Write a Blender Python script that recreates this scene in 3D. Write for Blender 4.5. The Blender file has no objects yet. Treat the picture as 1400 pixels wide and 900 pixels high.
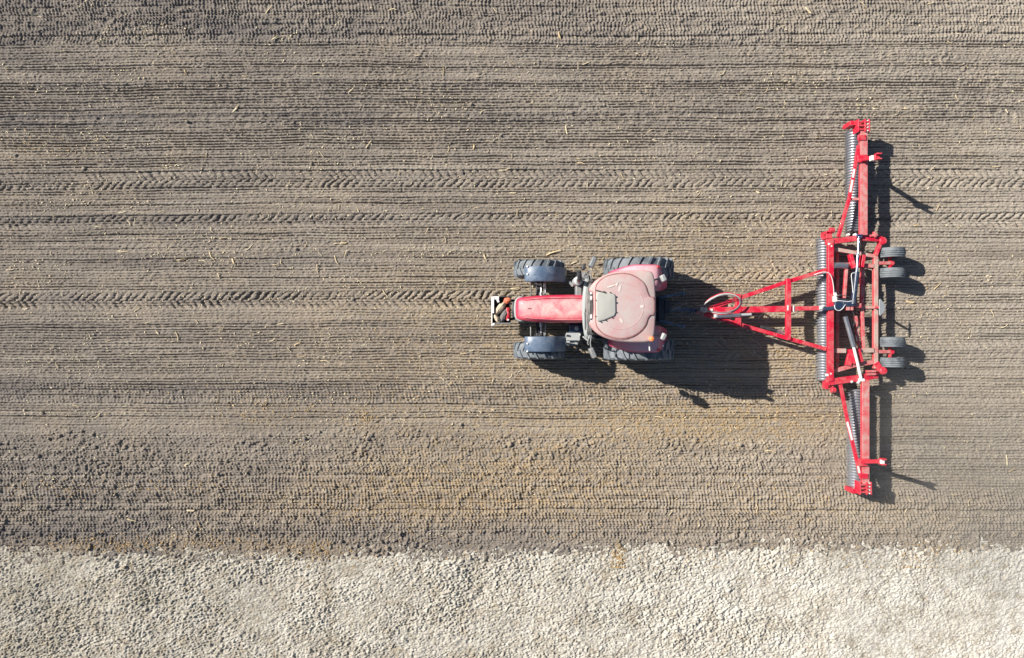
import bpy, bmesh, math, random
import numpy as np
from mathutils import Vector, Matrix

R = math.radians
PI = math.pi
CAM_H = 19.3          # drone height above the soil, metres
DUST_DENSITY = 0.33
FPX = 946.0           # focal length in photograph pixels (1400 wide)
SC = bpy.context.scene
COL = SC.collection


def P(px, py, z):
    """photograph pixel -> world point at its own real height z"""
    s = FPX / (CAM_H - z)
    return Vector(((px - 700.0) / s, (450.0 - py) / s, z))


# ------------------------------------------------------------------ materials
def nodes_of(name):
    m = bpy.data.materials.new(name)
    m.use_nodes = True
    nt = m.node_tree
    nt.nodes.clear()
    out = nt.nodes.new('ShaderNodeOutputMaterial')
    bs = nt.nodes.new('ShaderNodeBsdfPrincipled')
    nt.links.new(bs.outputs[0], out.inputs[0])
    return m, nt, bs


def math_node(nt, op, a, b=None, clamp=False):
    n = nt.nodes.new('ShaderNodeMath')
    n.operation = op
    n.use_clamp = clamp
    for i, v in enumerate((a, b)):
        if v is None:
            continue
        if isinstance(v, (int, float)):
            n.inputs[i].default_value = v
        else:
            nt.links.new(v, n.inputs[i])
    return n.outputs[0]


def noise_node(nt, vec, scale, detail=4.0, rough=0.55, dist=0.0):
    n = nt.nodes.new('ShaderNodeTexNoise')
    n.inputs['Scale'].default_value = scale
    n.inputs['Detail'].default_value = detail
    n.inputs['Roughness'].default_value = rough
    n.inputs['Distortion'].default_value = dist
    nt.links.new(vec, n.inputs['Vector'])
    return n.outputs['Fac']


def ramp_node(nt, fac, stops):
    n = nt.nodes.new('ShaderNodeValToRGB')
    els = n.color_ramp.elements
    while len(els) > 1:
        els.remove(els[-1])
    els[0].position = stops[0][0]
    c = stops[0][1]
    els[0].color = (*c, 1) if not isinstance(c, (int, float)) else (c, c, c, 1)
    for p, c in stops[1:]:
        e = els.new(p)
        e.color = (*c, 1) if not isinstance(c, (int, float)) else (c, c, c, 1)
    nt.links.new(fac, n.inputs[0])
    return n.outputs[0]


def mix_node(nt, fac, a, b, mode='MIX'):
    n = nt.nodes.new('ShaderNodeMix')
    n.data_type = 'RGBA'
    n.blend_type = mode
    for idx, v in ((0, fac), (6, a), (7, b)):
        if isinstance(v, (int, float)):
            n.inputs[idx].default_value = v
        elif isinstance(v, tuple):
            n.inputs[idx].default_value = (*v, 1)
        else:
            nt.links.new(v, n.inputs[idx])
    return n.outputs[2]


def coords(nt, kind='Object'):
    return nt.nodes.new('ShaderNodeTexCoord').outputs[kind]


DUST = (0.43, 0.36, 0.30)


def paint(name, base, rough=0.4, dust=0.3, dust_col=DUST, scale=3.0, metallic=0.0, coat=0.0, up_only=True, dark=0.15, power=1.0):
    """paint, plastic, rubber or metal with field dust lying on it in patches"""
    m, nt, bs = nodes_of(name)
    co = coords(nt)
    n1 = noise_node(nt, co, scale, 6, 0.62, 0.6)
    n2 = noise_node(nt, co, scale * 9, 4, 0.6)
    mask = math_node(nt, 'ADD', math_node(nt, 'MULTIPLY', n1, 0.72), math_node(nt, 'MULTIPLY', n2, 0.28))
    lo = 0.66 - 0.42 * dust
    mask = ramp_node(nt, mask, [(max(0.0, lo - 0.13), 0.0), (min(1.0, lo + 0.16), 1.0)])
    if up_only:
        geo = nt.nodes.new('ShaderNodeNewGeometry')
        sep = nt.nodes.new('ShaderNodeSeparateXYZ')
        nt.links.new(geo.outputs['Normal'], sep.inputs[0])
        upv = math_node(nt, 'ADD', math_node(nt, 'MULTIPLY', sep.outputs[2], 0.7), 0.3, True)
        if power != 1.0:                                  # dust only stays on nearly level faces
            upv = math_node(nt, 'POWER', math_node(nt, 'MAXIMUM', sep.outputs[2], 0.0), power, True)
        mask = math_node(nt, 'MULTIPLY', mask, upv)
    mask = math_node(nt, 'MULTIPLY', mask, min(1.0, 0.35 + dust))
    worn = mix_node(nt, math_node(nt, 'MULTIPLY', n2, dark * 2), base, tuple(c * 0.55 for c in base))
    col = mix_node(nt, mask, worn, dust_col)
    nt.links.new(col, bs.inputs['Base Color'])
    r = math_node(nt, 'ADD', math_node(nt, 'MULTIPLY', mask, 0.85 - rough), rough, True)
    nt.links.new(r, bs.inputs['Roughness'])
    bs.inputs['Metallic'].default_value = metallic
    if 'Coat Weight' in bs.inputs:
        bs.inputs['Coat Weight'].default_value = coat
    return m


M = {}
M['red'] = paint('tractor_red_paint', (0.46, 0.075, 0.15), 0.40, 0.85, (0.66, 0.42, 0.46), 2.2, coat=0.3, power=5.0)
M['red_hood'] = paint('sun_faded_hood_paint', (0.58, 0.028, 0.080), 0.38, 0.54, (0.66, 0.45, 0.42), 3.2, coat=0.8, power=6.0)
M['roof'] = paint('dusty_roof_paint', (0.52, 0.25, 0.26), 0.6, 0.52, (0.42, 0.385, 0.36), 2.0)
M['roof_panel'] = paint('dusty_roof_panel_paint', (0.50, 0.255, 0.265), 0.6, 0.52, (0.43, 0.395, 0.375), 2.2)
M['scuff'] = paint('wiped_cream_paint', (0.66, 0.57, 0.52), 0.6, 0.2, (0.55, 0.48, 0.44), 5)
M['groove_shade'] = paint('dull_red_groove_shade', (0.30, 0.11, 0.11), 0.7, 0.2, (0.45, 0.36, 0.33), 5)  # shadowed groove round the roof panel, given as a dark colour
M['cowl'] = paint('grey_cowl_plastic', (0.25, 0.285, 0.30), 0.5, 0.3, (0.36, 0.34, 0.31), 6)
M['hatch'] = paint('dusty_roof_hatch', (0.40, 0.41, 0.39), 0.7, 0.35, (0.36, 0.35, 0.31), 5)
M['imp_red'] = paint('roller_red_paint', (0.56, 0.010, 0.040), 0.36, 0.17, DUST, 4.0, coat=0.2)
M['imp_dusty'] = paint('roller_red_paint_under_dust', (0.58, 0.018, 0.042), 0.45, 0.68, (0.40, 0.33, 0.285), 3.2)
M['imp_half'] = paint('roller_red_paint_lightly_dusted', (0.56, 0.014, 0.042), 0.42, 0.45, (0.43, 0.36, 0.32), 4.2)
M['rubber'] = paint('dusty_rubber', (0.036, 0.048, 0.064), 0.45, 0.52, (0.19, 0.215, 0.24), 5, up_only=False)
M['rubber_clean'] = paint('grey_ribbed_rubber', (0.045, 0.058, 0.075), 0.42, 0.5, (0.20, 0.225, 0.245), 5, up_only=False)
M['plastic'] = paint('blue_grey_mudguard_plastic', (0.068, 0.112, 0.185), 0.32, 0.30, (0.23, 0.27, 0.33), 4, coat=0.3)
M['dark'] = paint('dark_machinery_metal', (0.022, 0.026, 0.034), 0.5, 0.25, (0.16, 0.15, 0.14), 6)
M['dark_blue'] = paint('dark_blue_hydraulic_paint', (0.018, 0.035, 0.075), 0.35, 0.15, (0.16, 0.15, 0.14), 6)
M['grey'] = paint('light_grey_plastic', (0.36, 0.40, 0.42), 0.5, 0.35, (0.42, 0.39, 0.35), 6)
M['midgrey'] = paint('mid_grey_metal', (0.15, 0.17, 0.19), 0.45, 0.35, (0.32, 0.30, 0.27), 6)
M['steel'] = paint('bare_steel', (0.50, 0.52, 0.56), 0.30, 0.12, (0.35, 0.31, 0.27), 5, metallic=0.85)
M['chrome'] = paint('polished_piston_rod', (0.50, 0.56, 0.76), 0.2, 0.05, (0.4, 0.36, 0.3), 5, metallic=1.0)
M['ring'] = paint('soil_polished_cast_rings', (0.43, 0.45, 0.50), 0.34, 0.22, (0.28, 0.25, 0.23), 7, metallic=0.6, up_only=False)
M['white'] = paint('white_paint', (0.74, 0.74, 0.73), 0.45, 0.2, (0.5, 0.45, 0.4), 7)
M['hose_white'] = paint('pale_hose', (0.62, 0.66, 0.68), 0.45, 0.15, (0.4, 0.36, 0.3), 9)
M['hose'] = paint('black_hose', (0.03, 0.035, 0.045), 0.4, 0.2, (0.2, 0.19, 0.17), 9)
M['plate'] = paint('pale_grey_plate', (0.68, 0.70, 0.70), 0.5, 0.2, (0.45, 0.41, 0.36), 5)
M['sack'] = paint('beige_sack_cloth', (0.62, 0.50, 0.36), 0.85, 0.25, (0.42, 0.33, 0.25), 14, up_only=False)
M['greysack'] = paint('grey_sack_cloth', (0.13, 0.125, 0.13), 0.85, 0.25, (0.25, 0.22, 0.2), 14, up_only=False)
M['redcan'] = paint('red_can_plastic', (0.36, 0.012, 0.02), 0.4, 0.1, DUST, 8)
M['orange'] = paint('orange_cloth', (0.60, 0.15, 0.075), 0.75, 0.15, DUST, 12)
M['seat'] = paint('black_seat_fabric', (0.02, 0.02, 0.024), 0.9, 0.1, DUST, 9)


def amber():
    m, nt, bs = nodes_of('amber_beacon_lens')
    co = coords(nt)
    n = noise_node(nt, co, 30, 3)
    nt.links.new(ramp_node(nt, n, [(0.35, (0.80, 0.17, 0.03)), (0.7, (0.72, 0.30, 0.16))]), bs.inputs['Base Color'])
    bs.inputs['Roughness'].default_value = 0.25
    return m


def lamp_glass():
    m, nt, bs = nodes_of('lamp_lens_glass')
    co = coords(nt)
    n = noise_node(nt, co, 25, 2)
    nt.links.new(ramp_node(nt, n, [(0.3, (0.45, 0.47, 0.5)), (0.7, (0.62, 0.63, 0.64))]), bs.inputs['Base Color'])
    bs.inputs['Roughness'].default_value = 0.12
    return m


def window_glass():
    m, nt, bs = nodes_of('dusty_tinted_window_glass')
    out = [n for n in nt.nodes if n.type == 'OUTPUT_MATERIAL'][0]
    co = coords(nt)
    n = noise_node(nt, co, 5, 5)
    bs.inputs['Base Color'].default_value = (0.30, 0.31, 0.31, 1)
    bs.inputs['Roughness'].default_value = 0.5
    tr = nt.nodes.new('ShaderNodeBsdfTransparent')
    tr.inputs[0].default_value = (0.35, 0.42, 0.44, 1)
    gl = nt.nodes.new('ShaderNodeBsdfGlossy')
    gl.inputs['Roughness'].default_value = 0.04
    fr = nt.nodes.new('ShaderNodeFresnel')
    fr.inputs[0].default_value = 1.5
    m1 = nt.nodes.new('ShaderNodeMixShader')
    nt.links.new(fr.outputs[0], m1.inputs[0])
    nt.links.new(tr.outputs[0], m1.inputs[1])
    nt.links.new(gl.outputs[0], m1.inputs[2])
    m2 = nt.nodes.new('ShaderNodeMixShader')
    nt.links.new(ramp_node(nt, n, [(0.3, 0.15), (0.75, 0.65)]), m2.inputs[0])
    nt.links.new(m1.outputs[0], m2.inputs[1])
    nt.links.new(bs.outputs[0], m2.inputs[2])
    nt.links.new(m2.outputs[0], out.inputs[0])
    return m


M['amber'] = amber()
M['lens'] = lamp_glass()
M['glass'] = window_glass()


def soil_material(name, dark, mid, light, warm, crust=False, damp=(0.106, 0.098, 0.098)):
    m, nt, bs = nodes_of(name)
    co = coords(nt)
    sep = nt.nodes.new('ShaderNodeSeparateXYZ')
    nt.links.new(co, sep.inputs[0])
    comb = nt.nodes.new('ShaderNodeCombineXYZ')           # streaks along the driving direction
    nt.links.new(math_node(nt, 'MULTIPLY', sep.outputs[0], 0.10), comb.inputs[0])
    nt.links.new(sep.outputs[1], comb.inputs[1])
    streak = noise_node(nt, comb.outputs[0], 1.6 if not crust else 0.8, 6, 0.6)
    comb2 = nt.nodes.new('ShaderNodeCombineXYZ')
    nt.links.new(math_node(nt, 'MULTIPLY', sep.outputs[0], 0.035), comb2.inputs[0])
    nt.links.new(sep.outputs[1], comb2.inputs[1])
    stripes = noise_node(nt, comb2.outputs[0], 7.0, 4, 0.65)
    patch = noise_node(nt, co, 0.22, 4, 0.55)
    fine = noise_node(nt, co, 14 if not crust else 9, 5, 0.7)
    grain = noise_node(nt, co, 60, 3, 0.6)
    # soil pales eastward: drying, plus lens vignette and dust haze painted in
    dry = math_node(nt, 'MULTIPLY', math_node(nt, 'ADD', sep.outputs[0], 16.0), 1 / 32.0, True)
    v = math_node(nt, 'ADD', math_node(nt, 'MULTIPLY', streak, 0.42), math_node(nt, 'MULTIPLY', patch, 0.36))
    v = math_node(nt, 'ADD', v, math_node(nt, 'MULTIPLY', fine, 0.22))
    v = math_node(nt, 'ADD', v, math_node(nt, 'MULTIPLY', math_node(nt, 'SUBTRACT', dry, 0.5), 0.34 if not crust else 0.50))
    col = ramp_node(nt, v, [(0.27, dark), (0.50, mid), (0.74, light)])
    w = noise_node(nt, co, 0.45, 4, 0.6)
    col = mix_node(nt, ramp_node(nt, w, [(0.48, 0.0), (0.72, 0.55)]), col, warm, 'MIX')
    col = mix_node(nt, ramp_node(nt, grain, [(0.30, 0.0), (0.75, 0.5)]), col, tuple(c * 1.35 for c in mid), 'MIX')
    if not crust:
        at = nt.nodes.new('ShaderNodeAttribute')
        at.attribute_name = 'damp'
        col = mix_node(nt, ramp_node(nt, stripes, [(0.36, 0.55), (0.50, 0.0)]), col, tuple(c * .62 for c in mid))
        col = mix_node(nt, ramp_node(nt, stripes, [(0.52, 0.0), (0.66, 0.6)]), col, light)
        sp = noise_node(nt, co, 19, 4, 0.8, 0.6)
        col = mix_node(nt, ramp_node(nt, sp, [(0.56, 0.0), (0.70, 0.7)]), col, (0.34, 0.30, 0.24))
        col = mix_node(nt, ramp_node(nt, sp, [(0.30, 0.7), (0.44, 0.0)]), col, (0.105, 0.09, 0.075))
        rs = nt.nodes.new('ShaderNodeAttribute')
        rs.attribute_name = 'residue'
        rn = noise_node(nt, co, 5.5, 6, 0.75, 0.4)
        rf = math_node(nt, 'MULTIPLY', rs.outputs['Fac'], ramp_node(nt, rn, [(0.40, 0.04), (0.62, 0.80)]), True)
        col = mix_node(nt, rf, col, (0.345, 0.255, 0.145))
        col = mix_node(nt, math_node(nt, 'MULTIPLY', at.outputs['Fac'], math_node(nt, 'ADD', math_node(nt, 'MULTIPLY', streak, 1.1), 0.12), True), col, damp)
    else:
        sp = noise_node(nt, co, 15, 5, 0.8, 0.8)
        sp2 = noise_node(nt, co, 1.3, 4, 0.65)
        spm = math_node(nt, 'ADD', sp, math_node(nt, 'MULTIPLY', math_node(nt, 'SUBTRACT', sp2, 0.5), 0.45))
        spm = math_node(nt, 'SUBTRACT', spm, math_node(nt, 'MULTIPLY', math_node(nt, 'SUBTRACT', dry, 0.5), 0.10))
        col = mix_node(nt, ramp_node(nt, spm, [(0.44, 0.0), (0.60, 0.85)]), col, (0.20, 0.178, 0.140))
        br = noise_node(nt, co, 2.6, 5, 0.7, 0.5)
        col = mix_node(nt, ramp_node(nt, br, [(0.52, 0.0), (0.66, 0.55)]), col, (0.27, 0.225, 0.16))
        wh = noise_node(nt, co, 24, 3, 0.7)
        col = mix_node(nt, ramp_node(nt, wh, [(0.55, 0.0), (0.70, 0.7)]), col, (0.62, 0.60, 0.55))
    nt.links.new(col, bs.inputs['Base Color'])
    bs.inputs['Roughness'].default_value = 0.95
    bs.inputs['Specular IOR Level'].default_value = 0.15
    b = nt.nodes.new('ShaderNodeBump')
    b.inputs['Strength'].default_value = 0.6
    b.inputs['Distance'].default_value = 0.012
    bn = noise_node(nt, co, 45, 5, 0.7)
    nt.links.new(bn, b.inputs['Height'])
    nt.links.new(b.outputs[0], bs.inputs['Normal'])
    return m


M['soil'] = soil_material('worked_soil', (0.126, 0.112, 0.099), (0.222, 0.195, 0.166), (0.328, 0.294, 0.247), (0.275, 0.222, 0.158))
M['crust'] = soil_material('dry_pale_crust', (0.27, 0.256, 0.225), (0.42, 0.405, 0.365), (0.57, 0.555, 0.51), (0.43, 0.39, 0.325), True)


def straw_material(name, a, b, scale=6.0):
    m, nt, bs = nodes_of(name)
    oi = nt.nodes.new('ShaderNodeObjectInfo')
    geo = nt.nodes.new('ShaderNodeNewGeometry')
    n = noise_node(nt, geo.outputs['Position'], scale, 3)
    v = math_node(nt, 'ADD', math_node(nt, 'MULTIPLY', n, 0.6), math_node(nt, 'MULTIPLY', oi.outputs['Random'], 0.4))
    nt.links.new(ramp_node(nt, v, [(0.3, a), (0.7, b)]), bs.inputs['Base Color'])
    bs.inputs['Roughness'].default_value = 0.7
    return m


M['straw'] = straw_material('dry_straw', (0.48, 0.37, 0.21), (0.68, 0.60, 0.42))
M['chaff'] = straw_material('orange_chaff', (0.40, 0.26, 0.11), (0.58, 0.47, 0.27), 9)
M['clod'] = paint('damp_soil_clod', (0.15, 0.13, 0.115), 0.95, 0.2, (0.24, 0.20, 0.17), 12, up_only=False)


# ------------------------------------------------------------------ mesh building
class MB:
    def __init__(self):
        self.v, self.f = [], []

    def add(self, vs, fs):
        o = len(self.v)
        self.v += [Vector(p) for p in vs]
        self.f += [tuple(i + o for i in f) for f in fs]
        return self

    def hexa(self, p):      # p: 4 bottom, 4 top in the same order
        return self.add(p, [(3, 2, 1, 0), (4, 5, 6, 7), (0, 1, 5, 4), (1, 2, 6, 5), (2, 3, 7, 6), (3, 0, 4, 7)])

    def box(self, c, s, rz=0.0, ry=0.0, rx=0.0):
        m = Matrix.Rotation(rz, 3, 'Z') @ Matrix.Rotation(ry, 3, 'Y') @ Matrix.Rotation(rx, 3, 'X')
        c = Vector(c)
        a, b, d = s[0] / 2, s[1] / 2, s[2] / 2
        q = [(-a, -b, -d), (a, -b, -d), (a, b, -d), (-a, b, -d), (-a, -b, d), (a, -b, d), (a, b, d), (-a, b, d)]
        return self.hexa([c + m @ Vector(p) for p in q])

    def beam(self, p, q, w, h, w2=None, h2=None):
        """box section from p to q; w sideways, h upwards"""
        p, q = Vector(p), Vector(q)
        d = (q - p).normalized()
        up = Vector((0, 0, 1)) if abs(d.z) < 0.95 else Vector((1, 0, 0))
        s = d.cross(up).normalized()
        u = s.cross(d).normalized()
        w2, h2 = w2 or w, h2 or h
        a = [p + s * x * w / 2 + u * y * h / 2 for x, y in ((-1, -1), (1, -1), (1, 1), (-1, 1))]
        b = [q + s * x * w2 / 2 + u * y * h2 / 2 for x, y in ((-1, -1), (1, -1), (1, 1), (-1, 1))]
        return self.add(a + b, [(3, 2, 1, 0), (4, 5, 6, 7), (0, 1, 5, 4), (1, 2, 6, 5), (2, 3, 7, 6), (3, 0, 4, 7)])

    def tube(self, pts, r, n=10, r2=None):
        pts = [Vector(p) for p in pts]
        rings = []
        k = len(pts)
        ref = None
        for i, p in enumerate(pts):
            d = (pts[min(i + 1, k - 1)] - pts[max(i - 1, 0)]).normalized()
            if ref is None:
                ref = Vector((0, 0, 1)) if abs(d.z) < 0.9 else Vector((1, 0, 0))
            s = d.cross(ref).normalized()
            u = s.cross(d).normalized()
            ref = u
            rr = r if r2 is None else r + (r2 - r) * i / max(1, k - 1)
            rings.append([p + (s * math.cos(2 * PI * j / n) + u * math.sin(2 * PI * j / n)) * rr for j in range(n)])
        vs = [v for ring in rings for v in ring]
        fs = []
        for i in range(k - 1):
            for j in range(n):
                j2 = (j + 1) % n
                fs.append((i * n + j, i * n + j2, (i + 1) * n + j2, (i + 1) * n + j))
        fs.append(tuple(range(n))[::-1])
        fs.append(tuple((k - 1) * n + j for j in range(n)))
        return self.add(vs, fs)

    def lathe(self, prof, c, axis='Y', n=32, closed=False):
        """prof: (along axis, radius)"""
        c = Vector(c)
        vs, fs = [], []
        k = len(prof)
        for a, r in prof:
            for j in range(n):
                t = 2 * PI * j / n
                x, y = r * math.cos(t), r * math.sin(t)
                v = {'Y': (x, a, y), 'Z': (x, y, a), 'X': (a, x, y)}[axis]
                vs.append(c + Vector(v))
        for i in range(k if closed else k - 1):
            i2 = (i + 1) % k
            for j in range(n):
                j2 = (j + 1) % n
                fs.append((i * n + j, i * n + j2, i2 * n + j2, i2 * n + j))
        if not closed:
            fs.append(tuple(range(n)))
            fs.append(tuple((k - 1) * n + j for j in range(n))[::-1])
        return self.add(vs, fs)

    def extrude(self, pts, z0, z1):
        n = len(pts)
        vs = [(p[0], p[1], z0) for p in pts] + [(p[0], p[1], z1) for p in pts]
        fs = [tuple(range(n))[::-1], tuple(range(n, 2 * n))]
        fs += [(i, (i + 1) % n, n + (i + 1) % n, n + i) for i in range(n)]
        return self.add(vs, fs)

    def dome(self, outline, levels):
        """outline: closed xy list; levels: (scale about centroid, z) from bottom to top, capped"""
        n = len(outline)
        cx = sum(p[0] for p in outline) / n
        cy = sum(p[1] for p in outline) / n
        vs, fs = [], []
        for s, z in levels:
            if isinstance(s, (int, float)):
                sx = sy = s
            else:
                sx, sy = s
            vs += [(cx + (p[0] - cx) * sx, cy + (p[1] - cy) * sy, z) for p in outline]
        for k in range(len(levels) - 1):
            for i in range(n):
                j = (i + 1) % n
                fs.append((k * n + i, k * n + j, (k + 1) * n + j, (k + 1) * n + i))
        fs.append(tuple(range(n))[::-1])
        fs.append(tuple((len(levels) - 1) * n + i for i in range(n)))
        return self.add(vs, fs)

    def ball(self, c, r, nu=12, nv=8, jit=0.0, rnd=None):
        c = Vector(c)
        rx, ry, rz = r if not isinstance(r, (int, float)) else (r, r, r)
        vs = [c + Vector((0, 0, -rz))]
        for i in range(1, nv):
            t = -PI / 2 + PI * i / nv
            for j in range(nu):
                a = 2 * PI * j / nu
                k = 1.0 + (rnd.uniform(-jit, jit) if rnd else 0.0)
                vs.append(c + Vector((rx * math.cos(t) * math.cos(a) * k, ry * math.cos(t) * math.sin(a) * k, rz * math.sin(t) * k)))
        vs.append(c + Vector((0, 0, rz)))
        fs = [(0, 1 + (j + 1) % nu, 1 + j) for j in range(nu)]
        for i in range(nv - 2):
            for j in range(nu):
                j2 = (j + 1) % nu
                fs.append((1 + i * nu + j, 1 + i * nu + j2, 1 + (i + 1) * nu + j2, 1 + (i + 1) * nu + j))
        top = len(vs) - 1
        b = 1 + (nv - 2) * nu
        fs += [(b + j, b + (j + 1) % nu, top) for j in range(nu)]
        return self.add(vs, fs)

    def grid_sheet(self, rows, thick_dir=None):
        """rows: equal-length lists of points -> open sheet"""
        k, n = len(rows), len(rows[0])
        vs = [p for r in rows for p in r]
        fs = [(i * n + j, i * n + j + 1, (i + 1) * n + j + 1, (i + 1) * n + j) for i in range(k - 1) for j in range(n - 1)]
        return self.add(vs, fs)

    def build(self, name, mat, parent=None, smooth=38, bevel=0.0, solid=0.0, seg=2):
        off = Vector((0, 0, 0))
        p = parent
        while p is not None:
            off += Vector(p.location)
            p = p.parent
        me = bpy.data.meshes.new(name)
        me.from_pydata([tuple(v - off) for v in self.v], [], self.f)
        bm = bmesh.new()
        bm.from_mesh(me)
        bmesh.ops.recalc_face_normals(bm, faces=bm.faces)
        bm.to_mesh(me)
        bm.free()
        me.materials.append(mat)
        if smooth:
            me.shade_smooth()
            me.set_sharp_from_angle(angle=R(smooth))
        o = bpy.data.objects.new(name, me)
        COL.objects.link(o)
        if parent is not None:
            o.parent = parent
        if solid:
            md = o.modifiers.new('thickness', 'SOLIDIFY')
            md.thickness = solid
            md.offset = 0
        if bevel:
            md = o.modifiers.new('edge', 'BEVEL')
            md.width = bevel
            md.segments = seg
            md.limit_method = 'ANGLE'
            md.angle_limit = R(40)
        return o


def thing(name, label, cat, loc=(0, 0, 0), group=None):
    o = bpy.data.objects.new(name, None)
    COL.objects.link(o)
    o.location = loc
    o.empty_display_size = 0.3
    return tag(o, label, cat, group)


def tag(o, label=None, cat=None, group=None, kind=None):
    for k, v in (('label', label), ('category', cat), ('group', group), ('kind', kind)):
        if v:
            o[k] = v
    return o


def spline(pts, n=8):
    """Catmull-Rom through pts"""
    pts = [Vector(p) for p in pts]
    q = [pts[0] * 2 - pts[1]] + pts + [pts[-1] * 2 - pts[-2]]
    out = []
    for i in range(1, len(q) - 2):
        for k in range(n):
            t = k / n
            a, b, c, d = q[i - 1], q[i], q[i + 1], q[i + 2]
            out.append(0.5 * ((2 * b) + (c - a) * t + (2 * a - 5 * b + 4 * c - d) * t * t + (3 * b - a - 3 * c + d) * t ** 3))
    out.append(pts[-1])
    return out


# ------------------------------------------------------------------ the soil
rng = np.random.default_rng(7)


def lattice(xs, ys, cx, cy, seed):
    """value noise on the grid xs by ys, range -1..1"""
    g = np.random.default_rng(seed)
    u = (xs - xs[0]) / cx
    v = (ys - ys[0]) / cy
    iu, iv = np.floor(u).astype(np.int64), np.floor(v).astype(np.int64)
    fu, fv = (u - iu).astype(np.float32), (v - iv).astype(np.float32)
    fu = fu * fu * (3 - 2 * fu)
    fv = fv * fv * (3 - 2 * fv)
    mu, mv = 4096, 4096
    nu, nv = min(int(iu.max()) + 2, mu), min(int(iv.max()) + 2, mv)
    lat = g.uniform(-1, 1, (nv, nu)).astype(np.float32)
    a = lat[:, iu % nu] * (1 - fu) + lat[:, (iu + 1) % nu] * fu
    return a[iv % nv] * (1 - fv)[:, None] + a[(iv + 1) % nv] * fv[:, None]


def cells(X, Y, size, seed, jitter=0.95, keep=1.0):
    """crumb heights: rounded lumps on a jittered grid, 0..1"""
    g = np.random.default_rng(seed)
    N = 1024
    jx = g.uniform(0.5 - jitter / 2, 0.5 + jitter / 2, (N, N)).astype(np.float32)
    jy = g.uniform(0.5 - jitter / 2, 0.5 + jitter / 2, (N, N)).astype(np.float32)
    jr = (0.30 + 0.52 * g.uniform(0, 1, (N, N)) ** 1.5).astype(np.float32)
    jr[g.uniform(0, 1, (N, N)) > keep] = 0.02
    u, v = X / size, Y / size
    iu, iv = np.floor(u).astype(np.int32), np.floor(v).astype(np.int32)
    out = np.zeros(np.broadcast(X, Y).shape, np.float32)
    for a in (-1, 0, 1):
        for b in (-1, 0, 1):
            cu, cv = iu + a, iv + b
            k0, k1 = cv % N, cu % N
            d2 = (u - cu - jx[k0, k1]) ** 2 + (v - cv - jy[k0, k1]) ** 2
            rr = jr[k0, k1]
            out = np.maximum(out, rr * np.sqrt(np.clip(1 - d2 / (rr * rr), 0, 1)))
    return out


FX, FY = 16.0, 10.7
outer = np.array([0.15, 0.5, 1.2, 2.5, 5, 10, 20, 45, 100, 220, 480])
xs = np.arange(-FX, FX, 0.0195)
ys = np.arange(-FY, FY, 0.0096)
ox = np.concatenate([np.arange(1, 100) * 0.05, 5.0 + outer])   # coarser soil past the picture, then out to the horizon
oy = np.concatenate([np.arange(1, 120) * 0.032, 3.85 + outer])
xs = np.concatenate([xs[0] - ox[::-1], xs, xs[-1] + ox])
ys = np.concatenate([ys[0] - oy[::-1], ys, ys[-1] + oy])
NX, NY = len(xs), len(ys)
xs32, ys32 = xs.astype(np.float32), ys.astype(np.float32)
X = xs32[None, :]
warp = 0.10 * lattice(xs, ys, 9.0, 4.0, 1) + 0.020 * lattice(xs, ys, 1.3, 0.6, 2) + 0.007 * lattice(xs, ys, 0.25, 0.3, 12)
YW = ys32[:, None] + warp
PY = 450 - YW * 49.0                                    # photograph row of each ground point
PX1 = 700 + xs32 * 49.0


def band(pts):
    return np.interp(PY, [p[0] for p in pts], [p[1] for p in pts]).astype(np.float32)


fine = band([(-300, .9), (-20, .3), (50, .25), (60, .8), (80, .9), (120, 1), (230, 1), (575, 1), (590, .35), (640, .2), (740, .15), (760, 0)])
ribs = band([(-200, .3), (0, 1), (50, 1), (60, .35), (70, .1), (112, .1), (116, .45), (122, .1), (520, .0), (526, .55), (550, .5), (556, .05), (588, .1), (605, .35), (640, .8), (700, 1), (735, .8), (752, .0)])
clod = band([(-100, .4), (0, .55), (55, .45), (75, .35), (100, .42), (130, .25), (160, .3), (180, .2), (520, .2), (545, .4), (560, .25), (590, .45), (598, 1.05), (630, .9), (665, .6), (715, .6), (738, .9), (760, 1)])
# behind the roller: freshly pressed ridges
PXW = PX1[None, :] + 12 * lattice(xs, ys, 0.5, 0.5, 3)
fresh = np.clip((PXW - 1165) / 60, 0, 1) * np.clip((PY - 172) / 6, 0, 1) * np.clip((672 - PY) / 6, 0, 1)
fine = fine * (1 - fresh) + 0.85 * fresh
ribs = ribs * (1 - 0.75 * fresh)
clod = clod * (1 - 0.65 * fresh)
big = lattice(xs, ys, 2.5, 1.0, 4)
clod = clod * (1 + 0.35 * big)
fine = fine * (1 + 0.25 * lattice(xs, ys, 1.6, 0.5, 5))

# pale crust along the lower edge of the field
edge = 752 + 5 * np.sin(PX1 / 310)[None, :] + 7 * lattice(xs, ys, 0.9, 0.3, 6) + 10 * lattice(xs, ys, 0.17, 0.12, 16) + 11 * lattice(xs, ys, 0.065, 0.055, 26)
is_crust = PY > edge
WARM = 0
for wx, wy, sx, sy, wa in ((690, 655, 170, 38, 1.0), (560, 690, 160, 22, .6), (1000, 580, 130, 18, .9), (900, 560, 260, 40, .45), (870, 440, 260, 90, .45), (1080, 470, 60, 40, .6), (640, 480, 160, 70, .35), (1130, 700, 150, 25, .5), (200, 742, 150, 7, .8), (420, 748, 60, 6, .6), (980, 340, 150, 40, .35), (60, 205, 60, 12, .3)):
    WARM = WARM + wa * np.exp(-(((PX1 - wx) / (1.4 * sx)) ** 2)[None, :] - ((PY - wy) / (1.4 * sy)) ** 2)
WARM = np.clip(WARM * (1 - .8 * fresh), 0, 1).astype(np.float32)
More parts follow.
